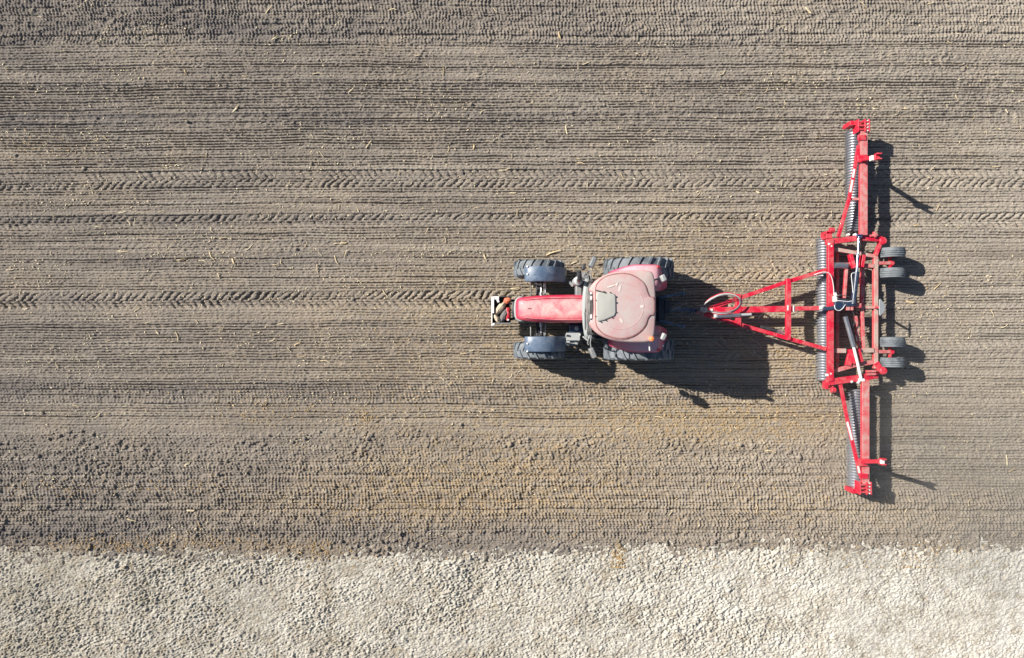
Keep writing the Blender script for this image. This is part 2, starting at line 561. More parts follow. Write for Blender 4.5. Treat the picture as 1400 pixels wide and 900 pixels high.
DAMP = band([(-300, .5), (0, .95), (52, .9), (64, .45), (108, .42), (112, .7), (122, .35), (150, .4), (156, .95), (172, .85), (176, .25), (232, .2), (240, .5), (258, .5), (262, .15), (292, .2), (297, .75), (306, .7), (311, .15), (345, .2), (352, .7), (362, .65), (368, .2),
             (400, .15), (405, .55), (414, .45), (420, .0), (436, .1), (446, .55), (470, .4), (500, .2), (520, .35), (526, .9), (548, .75), (556, .2), (585, .2), (596, .5), (640, .4), (700, .4), (712, .7), (724, .95), (740, .95), (800, .9)])
DAMP *= np.interp(PX1, [-100, 0, 500, 900, 1130, 1400], [1, 1, .72, .42, .28, .16]).astype(np.float32)[None, :]
DAMP *= (0.85 + 0.45 * lattice(xs, ys, 1.4, 0.3, 51))
DAMP = np.clip(DAMP * (1 - .8 * fresh), 0, 1)
del PXW

H = np.zeros((NY, NX), np.float32)
ph = YW / 0.0765
fr = ph - np.floor(ph)
brk = np.clip(0.85 + 0.45 * lattice(xs, ys, 0.07, 0.05, 8) + 0.35 * lattice(xs, ys, 0.45, 0.08, 9), 0.05, 1.6)
rowd = np.random.default_rng(77).uniform(0.35, 1.45, 4096).astype(np.float32)[np.floor(ph).astype(np.int64) % 4096]
rowd = rowd * (1 + 0.45 * lattice(xs, ys, 2.2, 0.12, 61))
H -= 0.046 * fine * rowd * brk * np.exp(-((fr - 0.5) / 0.17) ** 2)
# cross ribs pressed in rows
rowp = np.where(PY < 60, YW / 0.27, YW / 0.19)
row = np.floor(rowp)
fr = rowp - row
rowshift = np.sin(row * 12.9898) * 43.0
ribx = (X + 0.018 * lattice(xs, ys, 0.25, 0.15, 10) + 0.22 * (fr - .5) * 0.185 + 0.05 * lattice(xs, ys, 0.8, 0.4, 18)) / 0.096 + rowshift
rib = np.abs(np.sin(np.pi * ribx)) ** 0.8
H += ribs * (0.056 * rib * (0.62 + 0.55 * lattice(xs, ys, 0.16, 0.09, 17)) - 0.026 * np.exp(-((fr - 0.5) / 0.08) ** 2) * (1 + .8 * lattice(xs, ys, 0.3, 0.2, 19)))
del ribx, rib, rowp, row, rowshift, ph, rowd
H += (0.4 + fine) * (0.010 * lattice(xs, ys, 2.6, 0.07, 62) + 0.010 * lattice(xs, ys, 4.0, 0.17, 63))
# wider furrow lines, in photograph rows
for py, dep, hw, lo, hi in ((17, .03, 1.8, -9e3, 9e3), (48, .03, 1.8, -9e3, 9e3), (61, .03, 2.0, 450, 9e3), (117, .035, 2.0, -9e3, 9e3), (140, .03, 1.6, -9e3, 9e3), (159, .055, 2.6, -9e3, 9e3), (169, .04, 2.0, -9e3, 9e3),
                            (257, .035, 2.2, -9e3, 9e3), (279, .03, 2, -9e3, 9e3), (301, .05, 3.0, -9e3, 9e3), (357, .045, 2.6, -9e3, 330), (447, .035, 3, -9e3, 620), (480, .03, 2.0, -9e3, 560),
                            (527, .04, 2.0, -9e3, 700), (536, .05, 2.4, -9e3, 400), (546, .04, 2.2, 100, 9e3), (571, .03, 1.6, -9e3, 9e3), (583, .025, 1.4, -9e3, 9e3), (649, .045, 1.6, -9e3, 1130), (666, .04, 1.6, -9e3, 1130),
                            (683, .04, 1.6, -9e3, 1130), (697, .045, 1.6, -9e3, 9e3), (731, .045, 3.0, -9e3, 9e3)):
    m = np.clip((PX1 - lo) / 60, 0, 1) * np.clip((hi - PX1) / 60, 0, 1)
    H -= dep * (m[None, :] * np.exp(-((PY - py) / hw) ** 2)) * (0.65 + 0.5 * lattice(xs, ys, 0.12, 0.4, int(py) + 100))
# tyre tracks: (row, half width px, direction, depth, x from, x to)
for py, hw, dr, dep, lo, hi in ((246, 13, 1, .058, -9e3, 9e3), (304, 10.5, -1, .056, -9e3, 9e3), (341, 9, -1, .026, 150, 480), (411, 12, -1, .082, -9e3, 712), (375, 12, 1, .060, 780, 1128), (478, 12, 1, .060, 760, 1128),
                                (375, 11.5, 1, .020, 1128, 9e3), (478, 11.5, 1, .026, 1128, 9e3)):
    m = (np.clip((PX1 - lo) / 40, 0, 1) * np.clip((hi - PX1) / 12, 0, 1))[None, :]
    d = PY - py
    inside = np.clip((hw - np.abs(d)) / 1.5, 0, 1) * m
    q = (PX1[None, :] + dr * np.abs(d) * 0.95 + np.where(d > 0, 5.5, 0) + 2.6 * lattice(xs, ys, 0.3, 0.2, int(py)) + 1.3 * lattice(xs, ys, 0.08, 0.08, int(py) + 900)) / 11.0
    q = q - np.floor(q)
    inside = inside * np.clip(0.72 + 0.75 * lattice(xs, ys, 1.1, 0.25, int(py) + 40), 0.55, 1.25)
    H = H * (1 - 0.55 * np.clip(inside, 0, 1) * min(1, dep / .03))
    H -= inside * dep * (0.25 + 0.8 * np.exp(-((q - 0.5) / 0.20) ** 2)) * (0.75 + 0.5 * lattice(xs, ys, 0.35, 0.2, int(py) + 5))
    lip = np.exp(-((np.abs(d) - hw - 2.0) / 1.6) ** 2) * m
    H += 0.012 * lip * min(1, dep / .03)
for py, hw, lo, hi, k in ((398, 2.2, -9e3, 700, .85), (424, 3.2, -9e3, 700, .8), (287, 3.5, -9e3, 1120, .75), (311, 2.2, -9e3, 800, .8), (64, 2, -9e3, 900, .5), (577, 3, -9e3, 1120, .5)):
    m = (np.clip((PX1 - lo) / 60, 0, 1) * np.clip((hi - PX1) / 60, 0, 1))[None, :] * np.clip(.75 + .6 * lattice(xs, ys, .9, .3, int(py) + 300), 0, 1)
    SMOOTH = SMOOTH * (1 - k * m * np.exp(-((PY - py) / hw) ** 4)) if py != 398 else 1 - k * m * np.exp(-((PY - py) / hw) ** 4)
H = H * SMOOTH
clod = clod * SMOOTH
del fr, brk, SMOOTH
# crumbs and clods
YB = ys32[:, None] + 0 * X
XB = X + 0 * ys32[:, None]
many = np.clip(0.55 + 0.9 * lattice(xs, ys, 0.7, 0.35, 64), 0.1, 1.3)
H += clod * 0.085 * np.clip(cells(XB, YB, 0.115, 21, keep=.45) - 0.22, 0, 1) * many
H += (0.06 + 0.85 * clod) * 0.055 * np.clip(cells(XB, YB, 0.066, 24, keep=.5) - 0.25, 0, 1) * many
H += (0.32 + 0.70 * clod) * 0.036 * np.clip(cells(XB, YB, 0.042, 22, keep=.6) - 0.22, 0, 1)
del many
rare = np.clip(lattice(xs, ys, 0.35, 0.3, 31) * 2.2 - 1.0, 0, 1) * np.clip(clod * 1.4 - .2, 0, 1)
H += rare * 0.11 * np.clip(cells(XB, YB, 0.16, 23) - 0.35, 0, 1)
H += 0.009 * lattice(xs, ys, 0.05, 0.035, 33) + 0.006 * lattice(xs, ys, 0.025, 0.02, 34)
# the crust: broken lumps of every size
j0 = int(np.argmax(ys > -3.0))
sl = slice(0, j0)
cu = XB[sl] + 0.03 * lattice(xs, ys[sl], 0.2, 0.2, 71)
cv = YB[sl] + 0.03 * lattice(xs, ys[sl], 0.2, 0.2, 72)
lots = np.clip(0.6 + 0.9 * lattice(xs, ys[sl], 0.6, 0.5, 73), 0.1, 1.4)
sub = 0.052 * np.clip(cells(cu, cv * 0.9, 0.13, 41, keep=.32) - 0.22, 0, 1) * lots
sub += 0.050 * np.clip(cells(cu + 0.2 * cv, cv, 0.064, 42, keep=.45) - 0.2, 0, 1) * lots
sub += 0.044 * np.clip(cells(cu, cv, 0.041, 43, keep=.6) - .15, 0, 1)
crack = np.abs(lattice(xs, ys[sl], 0.22, 0.17, 74) + .5 * lattice(xs, ys[sl], 0.09, 0.08, 75))
sub -= 0.035 * np.exp(-(crack / 0.07) ** 2) * np.clip(0.6 + lattice(xs, ys[sl], 0.9, 0.6, 76), 0, 1)
sub += 0.016 * lattice(xs, ys[sl], 0.12, 0.1, 44) + 0.030 * lattice(xs, ys[sl], 0.042, 0.036, 45) + 0.035 * lattice(xs, ys[sl], 0.8, 0.6, 46)
del cu, cv, lots, crack
calm = np.clip((xs32 - 3.0) / 8, 0, 1)[None, :] * np.clip(0.7 + 0.5 * lattice(xs, ys[sl], 2.0, 1.2, 47), 0, 1)
sub = sub * (0.82 - 0.40 * calm) * np.clip(0.95 + 0.5 * lattice(xs, ys[sl], 1.3, 0.7, 78), 0.45, 1.3)
rise = np.clip((PY[sl] - edge[sl]) / 14, 0, 1)
H[sl] = np.where(is_crust[sl], sub * (.55 + .45 * rise) + 0.02 * rise - .01, H[sl])
del rise
del XB, YB, sub
far = (np.abs(xs) > FX + 4.9)[None, :] | (np.abs(ys) > FY + 3.8)[:, None]
H[far] = 0.0


def ground_z(x, y):
    i = min(max(int(np.searchsorted(xs, x)), 0), NX - 1)
    j = min(max(int(np.searchsorted(ys, y)), 0), NY - 1)
    return float(H[j, i])


def sheet(name, facemask, mat):
    """one connected sheet made of the grid faces in facemask"""
    jj, ii = np.nonzero(facemask)
    base = (jj * NX + ii).astype(np.int64)
    quads = np.stack([base, base + 1, base + NX + 1, base + NX], 1)
    used = np.zeros(NX * NY, bool)
    used[quads.ravel()] = True
    remap = np.cumsum(used, dtype=np.int64) - 1
    quads = remap[quads].astype(np.int32)
    idx = np.nonzero(used)[0]
    co = np.empty((len(idx), 3), np.float32)
    co[:, 0] = xs32[idx % NX]
    co[:, 1] = ys32[idx // NX]
    co[:, 2] = H.ravel()[idx]
    me = bpy.data.meshes.new(name)
    me.vertices.add(len(idx))
    me.vertices.foreach_set('co', co.ravel())
    nf = len(quads)
    me.loops.add(nf * 4)
    me.loops.foreach_set('vertex_index', quads.ravel())
    me.polygons.add(nf)
    me.polygons.foreach_set('loop_start', np.arange(0, nf * 4, 4, dtype=np.int32))
    me.update(calc_edges=True)
    for nm, arr in (('damp', DAMP), ('residue', WARM)):
        at = me.attributes.new(nm, 'FLOAT', 'POINT')
        at.data.foreach_set('value', arr.ravel()[idx].astype(np.float32))
    me.shade_smooth()
    me.materials.append(mat)
    o = bpy.data.objects.new(name, me)
    COL.objects.link(o)
    return o


fm = is_crust[:-1, :-1]
tag(sheet('field_soil', ~fm, M['soil']), 'dark brown worked field soil pressed into fine ridges by the roller', 'soil', kind='structure')
tag(sheet('dry_ground', fm, M['crust']), 'pale dry crumbly unworked ground along the edge of the field', 'ground', kind='structure')
del far, DAMP, WARM, edge, fine, ribs, clod, big, rare, warp, YW, PY, fresh

# ------------------------------------------------------------------ tractor
TC = 0.52                                                # centre line
tractor = thing('tractor', 'dusty red tractor with a faded pink roof pulling the roller', 'tractor', (3.36, TC, 0))


def tread_tyre(mb, c, Rr, w, rim, nl, lug):
    base = Rr - lug
    prof = [(-w * .36, rim), (-w * .46, rim + .06), (-w * .5, rim + (base - rim) * .55), (-w * .47, base - .06), (-w * .40, base - .012), (-w * .2, base), (0, base + .006), (w * .2, base), (w * .40, base - .012),
            (w * .47, base - .06), (w * .5, rim + (base - rim) * .55), (w * .46, rim + .06), (w * .36, rim)]
    mb.lathe(prof, c, 'Y', 48, True)
    c = Vector(c)
    for i in range(nl):
        for sd in (-1, 1):
            t0 = 2 * PI * (i + (0.5 if sd > 0 else 0)) / nl
            path = [(0.38, -0.02, 0.0), (0.30, 0.14, 0.0), (0.16, 0.32, -.004), (0.03, 0.46, -.012), (-0.01, 0.50, -.075)]
            wd = 0.30 * 2 * PI / nl / 2
            q = []
            for dt, yy, dr in path:
                t = t0 + dt * 2 * PI / nl * 1.25
                for e, rr in ((-wd, base - .03), (wd, base - .03), (wd * .72, Rr), (-wd * .72, Rr)):
                    rr = rr + dr * (1 if rr == Rr else 1.6)
                    q.append(c + Vector((rr * math.cos(t + e), sd * yy * w, rr * math.sin(t + e))))
            fs = [(3, 2, 1, 0)]
            k = len(path)
            for a in range(k - 1):
                for b in range(4):
                    b2 = (b + 1) % 4
                    fs.append((a * 4 + b, a * 4 + b2, (a + 1) * 4 + b2, (a + 1) * 4 + b))
            fs.append(tuple((k - 1) * 4 + b for b in range(4)))
            mb.add(q, fs)


def tractor_wheel(name, c, Rr, w, rim, nl, lug, side):
    mb = MB()
    tread_tyre(mb, c, Rr, w, rim, nl, lug)
    ty = mb.build(name, M['rubber'], tractor, smooth=30)
    d = MB()
    o = side
    prof = [(o * w * .30, .05), (o * w * .30, .16), (o * w * .22, .18), (o * w * .16, rim * .72), (o * w * .30, rim * .92), (o * w * .37, rim + .012), (o * w * .30, rim), (-o * w * .30, rim), (-o * w * .36, rim + .01), (-o * w * .30, rim * .94), (-o * w * .1, rim * .8), (-o * w * .1, .05)]
    d.lathe(prof, c, 'Y', 32, True)
    for k in range(8):
        a = 2 * PI * k / 8
        d.lathe([(o * w * .22, .018), (o * w * .27, .018)], Vector(c) + Vector((.12 * math.cos(a), 0, .12 * math.sin(a))), 'Y', 6)
    d.build('rim', M['grey'], ty, smooth=30)
    return ty


FWX, RWX = 0.727, 3.36
for sd in (1, -1):
    tractor_wheel('front_tyre', (FWX, TC + sd * 1.085, 0.665), 0.69, 0.44, 0.36, 19, 0.035, sd)
    tractor_wheel('rear_tyre', (RWX, TC + sd * 1.06, 0.895), 0.925, 0.53, 0.48, 21, 0.045, sd)

# front mudguards: flat top plate, then a steep rear plate
for sd in (1, -1):
    mb = MB()
    rows = []
    yi, yo = TC + sd * 0.715, TC + sd * 1.105
    for a, rr in ((121, .775), (112, .783), (100, .80), (88, .807), (76, .803), (66, .793), (62, .786), (58, .78), (44, .765), (30, .765), (22, .77)):
        x, z = FWX + rr * math.cos(R(a)), 0.665 + rr * math.sin(R(a))
        dn = Vector((-math.cos(R(a)), 0, -math.sin(R(a)))) * 0.045
        rows.append([Vector((x, yi, z)) + dn, Vector((x, yi + sd * .006, z)) + dn * .2, Vector((x, yi + sd * .03, z)), Vector((x, (yi + yo) / 2, z + .006)), Vector((x, yo - sd * .03, z)), Vector((x, yo - sd * .006, z)) + dn * .2, Vector((x, yo, z)) + dn])
    mb.grid_sheet(rows)
    fg = mb.build('front_mudguard', M['plastic'], tractor, smooth=24, solid=0.012)
    for x, a in ((0.11, 0), (0.33, 0)):
        b = MB()
        b.lathe([(0, .026), (.016, .024), (.022, .012)], (FWX - 0.33, TC + sd * (0.80 + x * .9), 0.665 + .742), 'Z', 10)
        b.build('bolt', M['white'], fg)
    for xx, zt in ((0.50, 1.28), (0.86, 1.30)):
        b = MB()
        b.tube([(xx, TC + sd * .30, .78), (xx, TC + sd * .62, .84), (xx, TC + sd * .72, .95), (xx, TC + sd * .74, zt), (xx, TC + sd * .95, 1.40)], .018, 8)
        b.build('mudguard_bracket', M['midgrey'], tractor)

# axles and running gear
mb = MB()
mb.beam((FWX, TC - .82, .60), (FWX, TC + .82, .60), .17, .16)
mb.beam((FWX, TC - .30, .64), (FWX, TC + .30, .64), .30, .24)
for sd in (1, -1):
    mb.lathe([(-.12, .13), (.0, .17), (.10, .17)] if sd > 0 else [(.12, .13), (.0, .17), (-.10, .17)], (FWX, TC + sd * .80, .64), 'Y', 18)
    mb.box((FWX, TC + sd * .70, .66), (.16, .14, .34))
mb.build('front_axle', M['dark'], tractor, bevel=.012)
for sd in (1, -1):
    mb = MB()
    mb.tube([(FWX + .16, TC + sd * .24, .70), (FWX + .17, TC + sd * .74, .70)], .024, 8)
    mb.tube([(FWX + .07, TC + sd * .12, .76), (FWX + .05, TC + sd * .46, .77)], .05, 12)
    mb.tube([(FWX + .05, TC + sd * .46, .77), (FWX + .06, TC + sd * .74, .76)], .024, 8)
    mb.build('steering_cylinder', M['steel'], tractor)
mb = MB()
mb.box((1.15, TC, .78), (2.3, .42, .44))
mb.box((.55, TC, .72), (.9, .34, .30))
mb.box((3.1, TC, .85), (1.7, .62, .62))
mb.build('chassis', M['dark'], tractor, bevel=.03)
mb = MB()
mb.beam((RWX, TC - .95, .895), (RWX, TC + .95, .895), .24, .24)
mb.build('rear_axle', M['dark'], tractor, bevel=.03)

# hood: cross sections lofted from nose to cab
def hood_section(x, hw, zt, zb, crown):
    pts = []
    shape = [(-1.0, 0.0), (-1.0, .45), (-.985, .70), (-.93, .86), (-.82, .95), (-.6, 1.0), (-.3, 1.0), (0, 1.0), (.3, 1.0), (.6, 1.0), (.82, .95), (.93, .86), (.985, .70), (1.0, .45), (1.0, 0.0)]
    for a, b in shape:
        pts.append(Vector((x, TC + a * hw, zb + (zt - zb) * b + crown * (1 - a * a) - crown * .2)))
    return pts


mb = MB()
secs = [(.100, .215, 1.38, 1.20, .01), (.125, .262, 1.445, 1.12, .02), (.19, .290, 1.50, 1.08, .03), (.32, .316, 1.548, 1.05, .04), (.60, .346, 1.605, 1.05, .05), (1.0, .364, 1.66, 1.05, .055), (1.45, .370, 1.70, 1.08, .055), (1.815, .364, 1.72, 1.12, .055)]
rows = [hood_section(*s) for s in secs]
mb.grid_sheet(rows)
n = len(rows[0])
mb.f.append(tuple(range(n)))
mb.f.append(tuple((len(rows) - 1) * n + i for i in range(n)))
hood = mb.build('hood', M['red_hood'], tractor, smooth=50)
mb = MB()
mb.grid_sheet([[Vector((x, TC + .012, z)), Vector((x, TC - .012, z))] for x, z in ((.40, 1.606), (.50, 1.624))])
mb.build('badge', M['dark'], hood, solid=.006)
for sd in (1, -1):                                       # raised creases along the hood edges
    mb = MB()
    mb.tube([(.32, TC + sd * .225, 1.574), (.6, TC + sd * .255, 1.640), (1.0, TC + sd * .275, 1.698), (1.45, TC + sd * .282, 1.737), (1.80, TC + sd * .280, 1.756)], .012, 8)
    mb.build('hood_crease', M['red_hood'], hood)
# grille frame wrapped round the nose
mb = MB()
o1 = [(.30, .340), (.17, .315), (.100, .262), (.068, .18), (.055, 0), (.068, -.18), (.100, -.262), (.17, -.315), (.30, -.340)]
o2 = [(.30, .29), (.19, .27), (.135, .215), (.11, .15), (.095, 0), (.11, -.15), (.135, -.215), (.19, -.27), (.30, -.29)]
rr = []
for (a, b), (c, d) in zip(o1, o2):
    rr.append([Vector((a + .02, TC + b, .88)), Vector((a, TC + b, 1.10)), Vector((a + .008, TC + b, 1.34)), Vector((a + .025, TC + b * .97, 1.37)), Vector((c, TC + d, 1.365)), Vector((c, TC + d, .90))])
mb.grid_sheet(rr)
gr = mb.build('grille_frame', M['grey'], tractor, smooth=40, solid=.012)
mb = MB()
for k in range(6):
    mb.box((.10 + .004 * k, TC, .93 + .065 * k), (.05, .40, .022))
mb.box((.20, TC, 1.1), (.12, .44, .42))
mb.build('grille_bars', M['dark'], gr)
for sd in (1, -1):
    b = MB()
    b.lathe([(-.02, .01), (-.015, .055), (.05, .06)], (.085, TC + sd * .155, 1.22), 'X', 16)
    b.build('headlight', M['lens'], tractor)
# engine side panels
for sd in (1, -1):
    mb = MB()
    for k in range(9):
        mb.box((.55 + k * .13, TC + sd * .318, .98), (.07, .03, .16))
    mb.box((1.06, TC + sd * .29, .97), (1.28, .05, .22))
    mb.build('side_grille', M['dark'], tractor, bevel=.008)

# front linkage with the open carrier
mb = MB()
for sd in (1, -1):
    mb.beam((.40, TC + sd * .20, .60), (-.20, TC + sd * .27, .52), .07, .10)
mb.beam((-.20, TC - .34, .55), (-.20, TC + .34, .55), .07, .10)
mb.build('front_linkage', M['dark'], tractor, bevel=.01)
cx0, cx1, cy0, cy1 = -.545, -.035, TC - .38, TC + .36
mb = MB()
zt, zb = .84, .56
mb.box(((cx0 + cx1) / 2, (cy0 + cy1) / 2, zb + .01), (cx1 - cx0, cy1 - cy0, .02))
mb.box((cx0 + .015, (cy0 + cy1) / 2, (zt + zb) / 2), (.02, cy1 - cy0, zt - zb))
mb.box((cx1 - .015, (cy0 + cy1) / 2, (zt + zb) / 2 - .04), (.02, cy1 - cy0 - .05, zt - zb - .08))
for yy in (cy0 + .015, cy1 - .015):
    mb.box(((cx0 + cx1) / 2, yy, (zt + zb) / 2 - .03), (cx1 - cx0 - .05, .02, zt - zb - .06))
carrier = mb.build('front_carrier', M['dark'], tractor, bevel=.006)
mb = MB()
mb.beam((cx0 + .03, cy0 + .28, zt + .02), (cx0 + .03, cy1 - .02, zt + .02), .075, .05)
mb.beam((cx0 + .03, cy1 - .05, zt + .015), (cx0 + .20, cy1 - .05, zt + .015), .09, .04)
mb.beam((cx0 + .15, cy1 - .08, zt + .01), (cx0 + .19, cy1 - .17, zt + .01), .06, .04)
mb.beam((cx0 + .01, cy0 - .02, zt), (cx0 + .01, cy0 + .28, zt), .028, .03)
mb.box((cx0 + .04, cy0 - .02, zt), (.10, .05, .04), .5)
mb.build('carrier_rail', M['white'], carrier, bevel=.006)
mb = MB()
mb.beam((cx0 + .05, cy0 + .012, zt - .025), (cx1, cy0 + .012, zt - .025), .03, .03)
mb.build('carrier_rail', M['midgrey'], carrier, bevel=.006)

# cab ---------------------------------------------------------------
CX0, CX1, CW = 1.885, 3.30, .735
mb = MB()
mb.box((2.62, TC, 1.30), (1.42, 1.10, .42))
mb.box((2.30, TC, 1.05), (.70, 1.20, .34))
mb.build('cab_floor', M['dark'], tractor, bevel=.03)
for sd in (1, -1):
    mb = MB()
    mb.beam((1.92, TC + sd * .60, 1.45), (1.93, TC + sd * .64, 2.62), .07, .07)
    mb.build('cab_pillar', M['dark'], tractor, bevel=.012)
    mb = MB()
    mb.beam((2.75, TC + sd * .735, 1.45), (2.75, TC + sd * .70, 2.62), .06, .06)
    mb.build('cab_pillar', M['dark'], tractor, bevel=.012)
    mb = MB()
    mb.beam((3.28, TC + sd * .70, 1.45), (3.26, TC + sd * .68, 2.62), .07, .07)
    mb.build('cab_pillar', M['dark'], tractor, bevel=.012)


def pane(name, pts):
    m_ = MB()
    m_.add(pts, [(0, 1, 2, 3)])
    return m_.build(name, M['glass'], tractor, smooth=0, solid=.008)


for sd in (1, -1):
    pane('side_window', [(1.97, TC + sd * .635, 1.50), (2.71, TC + sd * .745, 1.50), (2.71, TC + sd * .705, 2.60), (1.98, TC + sd * .655, 2.60)])
    pane('rear_side_window', [(2.79, TC + sd * .735, 1.50), (3.24, TC + sd * .705, 1.50), (3.22, TC + sd * .68, 2.60), (2.79, TC + sd * .70, 2.60)])
pane('rear_window', [(3.30, TC - .64, 1.50), (3.30, TC + .64, 1.50), (3.27, TC + .62, 2.58), (3.27, TC - .62, 2.58)])
# windscreen bows forward; a grey cowl sits at its foot
mb = MB()
rows = []
for k in range(9):
    t = -1 + k / 4
    bow = .07 * (1 - t * t)
    rows.append([Vector((1.905 - bow, TC + t * .62, 1.60)), Vector((1.915 - bow * .8, TC + t * .63, 2.1)), Vector((1.925 - bow * .5, TC + t * .64, 2.60))])
mb.grid_sheet(rows)
mb.build('windscreen', M['glass'], tractor, solid=.01)
mb = MB()
rows = []
for k in range(13):
    t = -1 + k / 6
    bow = .075 * (1 - t * t)
    y = TC + t * .755
    rows.append([Vector((1.86 - bow, y, 1.62)), Vector((1.845 - bow, y, 1.80)), Vector((1.865 - bow, y, 1.835)), Vector((1.925 - bow, y, 1.85)), Vector((1.945 - bow, y, 1.83)), Vector((1.945 - bow, y, 1.62))])
mb.grid_sheet(rows)
mb.build('cowl', M['cowl'], tractor, smooth=50, solid=.006)
mb = MB()
mb.tube([(1.855, TC + .02, 1.87), (1.83, TC - .12, 1.93), (1.83, TC - .52, 1.98)], .011, 6)
mb.beam((1.835, TC - .10, 1.93), (1.84, TC - .55, 1.99), .02, .014)
mb.build('wiper', M['dark'], tractor)
mb = MB()
mb.box((2.85, TC, 1.62), (.50, .50, .14))
mb.box((3.08, TC, 1.95), (.12, .46, .60))
mb.build('driver_seat', M['seat'], tractor, bevel=.04, seg=3)
mb = MB()
mb.tube([(2.25 + .03, TC + .17 * math.cos(2 * PI * k / 20), 1.92 + .17 * math.sin(2 * PI * k / 20) * .5) if False else (2.30 + .16 * math.cos(2 * PI * k / 20), TC + .18 * math.sin(2 * PI * k / 20), 1.92 + .08 * math.cos(2 * PI * k / 20)) for k in range(21)], .015, 8)
mb.tube([(2.15, TC, 1.45), (2.30, TC, 1.92)], .03, 8)
mb.build('steering_wheel', M['dark'], tractor)

# roof: rounded D outline
ZR = 2.74
up_half = [(805.8, 398), (805.8, 394), (812, 385.5), (820, 379.5), (831, 374.5), (843, 371.5), (858, 370.2), (872, 370.0), (883, 370.2), (889.5, 371.8), (892.6, 376), (894, 384), (895, 397), (895.6, 411)]
yc = 419.2
pxs = up_half + [(a, 2 * yc - b) for a, b in up_half[::-1]]
front_mid = [(810.5, 438), (811.5, 430), (812, 419), (811.5, 408), (810.5, 400)]
outline = [P(a, b, ZR) for a, b in pxs + front_mid]
# smooth it
sm = []
n = len(outline)
for i in range(n):
    a, b = outline[i], outline[(i + 1) % n]
    sm += [a * .75 + b * .25, a * .25 + b * .75]
outline = [(p.x, p.y) for p in sm]
mb = MB()
mb.dome(outline, [(.965, 2.43), (.99, 2.46), (1.0, 2.54), (1.0, 2.69), (.992, 2.725), (.972, 2.747), (.94, 2.758), (.70, 2.772), (.4, 2.782), (.15, 2.785)])
roof = mb.build('roof', M['roof'], tractor, smooth=60)
pan = [(813.5, 396), (815, 390), (820, 384), (828, 379), (838, 376.3), (851, 375.2), (861, 377), (870, 381.5), (877, 387), (880.5, 393), (883, 402), (886, 407.2), (892, 407.6), (892, 430), (886, 430.6), (882.5, 436), (880.5, 444),
       (875, 451.5), (865, 458.5), (852, 462.5), (838, 461.5), (825, 457), (817, 449.5), (813.5, 442)]
pan = [P(a, b, ZR) for a, b in pan]
sm = []
for i in range(len(pan)):
    a, b = pan[i], pan[(i + 1) % len(pan)]
    sm += [a * .8 + b * .2, a * .2 + b * .8]
pan = [(p.x, p.y) for p in sm]
mb = MB()
mb.dome(pan, [(1.004, 2.74), (1.002, 2.782), (.994, 2.797), (.978, 2.801), (.7, 2.806), (.4, 2.812), (.15, 2.814)])
rp = mb.build('roof_panel', M['roof_panel'], roof, smooth=40)
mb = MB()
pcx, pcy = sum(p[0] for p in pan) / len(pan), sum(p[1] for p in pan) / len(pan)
mb.tube([(pcx + (p[0] - pcx) * 1.012, pcy + (p[1] - pcy) * 1.012, 2.777) for p in pan + pan[:1]], .020, 8)  # dark tube standing in for the shade in the panel groove
mb.build('roof_groove_shade', M['groove_shade'], roof)
mb = MB()
mb.tube([(pcx + (p[0] - pcx) * 1.034, pcy + (p[1] - pcy) * 1.034, 2.768) for p in pan + pan[:1]], .016, 8)
mb.build('roof_lip', M['roof'], roof)
# pressed ring and seam in the panel
mb = MB()
c0 = P(847, 418.5, 2.80)
rad = .555
ring = []
for k in range(41):
    a = R(-118 + 236 * k / 40)
    ring.append((c0.x + rad * math.cos(a), c0.y + rad * 1.0 * math.sin(a), 2.801))
mb.tube(ring, .011, 6)
mb.tube([(c0.x + .02, c0.y - .02, 2.811), (c0.x + .78, c0.y - .02, 2.797)], .007, 6)
mb.tube([(c0.x + .36, c0.y + .40, 2.80), (c0.x + .47, c0.y + .58, 2.80)], .007, 6)
mb.tube([(c0.x + .36, c0.y - .42, 2.80), (c0.x + .47, c0.y - .60, 2.80)], .007, 6)
mb.build('panel_rib', M['roof_panel'], rp)
# light scuffs where dust has been wiped off
mb = MB()
for (a, b, l, w_, an) in ((834, 392, .26, .05, 20), (846, 396, .20, .05, 75), (876, 419.5, .12, .07, 5), (848, 438, .17, .055, -60), (842, 390, .12, .05, 60)):
    q = P(a, b, 2.805)
    rows_ = []
    for k in range(12):
        t = 2 * PI * k / 12
        e = Matrix.Rotation(R(an), 3, 'Z') @ Vector((l / 2 * math.cos(t) * (1 if math.cos(t) > 0 else .7), w_ / 2 * math.sin(t), 0))
        rows_.append((q.x + e.x, q.y + e.y))
    mb = MB()
    mb.dome(rows_, [(1.0, 2.80), (.9, 2.8165), (.4, 2.817)])
    mb.build('scuff', M['scuff'], rp, smooth=60)
# hatch
hp = [(814.5, 403), (817, 399.5), (826, 400.5), (834, 401.5), (839, 402.5), (840.6, 406), (841, 428), (839, 432.5), (831, 435.5), (824, 438.5), (817, 439.5), (814.5, 437)]
hp = [P(a, b, 2.83) for a, b in hp]
mb = MB()
mb.dome([(p.x, p.y) for p in hp], [(1.0, 2.78), (1.0, 2.828), (.97, 2.838), (.88, 2.84), (.5, 2.852), (.2, 2.855)])
hatch = mb.build('roof_hatch', M['hatch'], roof, smooth=50)
for a, b in ((818, 398.5), (825, 399), (833.5, 400.5), (841, 406), (841.5, 414), (841.5, 427), (836, 434.5), (827, 438), (820, 440), (814, 411), (814, 433)):
    p = P(a, b, 2.84)
    mb = MB()
    mb.box((p.x, p.y, 2.83), (.035, .020, .03), rng.uniform(0, 3))
    mb.build('hatch_clip', M['dark'], hatch, bevel=.004)
mb = MB()
mb.tube([P(813, 397, 2.84), P(820, 399, 2.85), P(828, 401.4, 2.84)], .012, 6)
mb.build('hatch_handle', M['dark'], hatch)
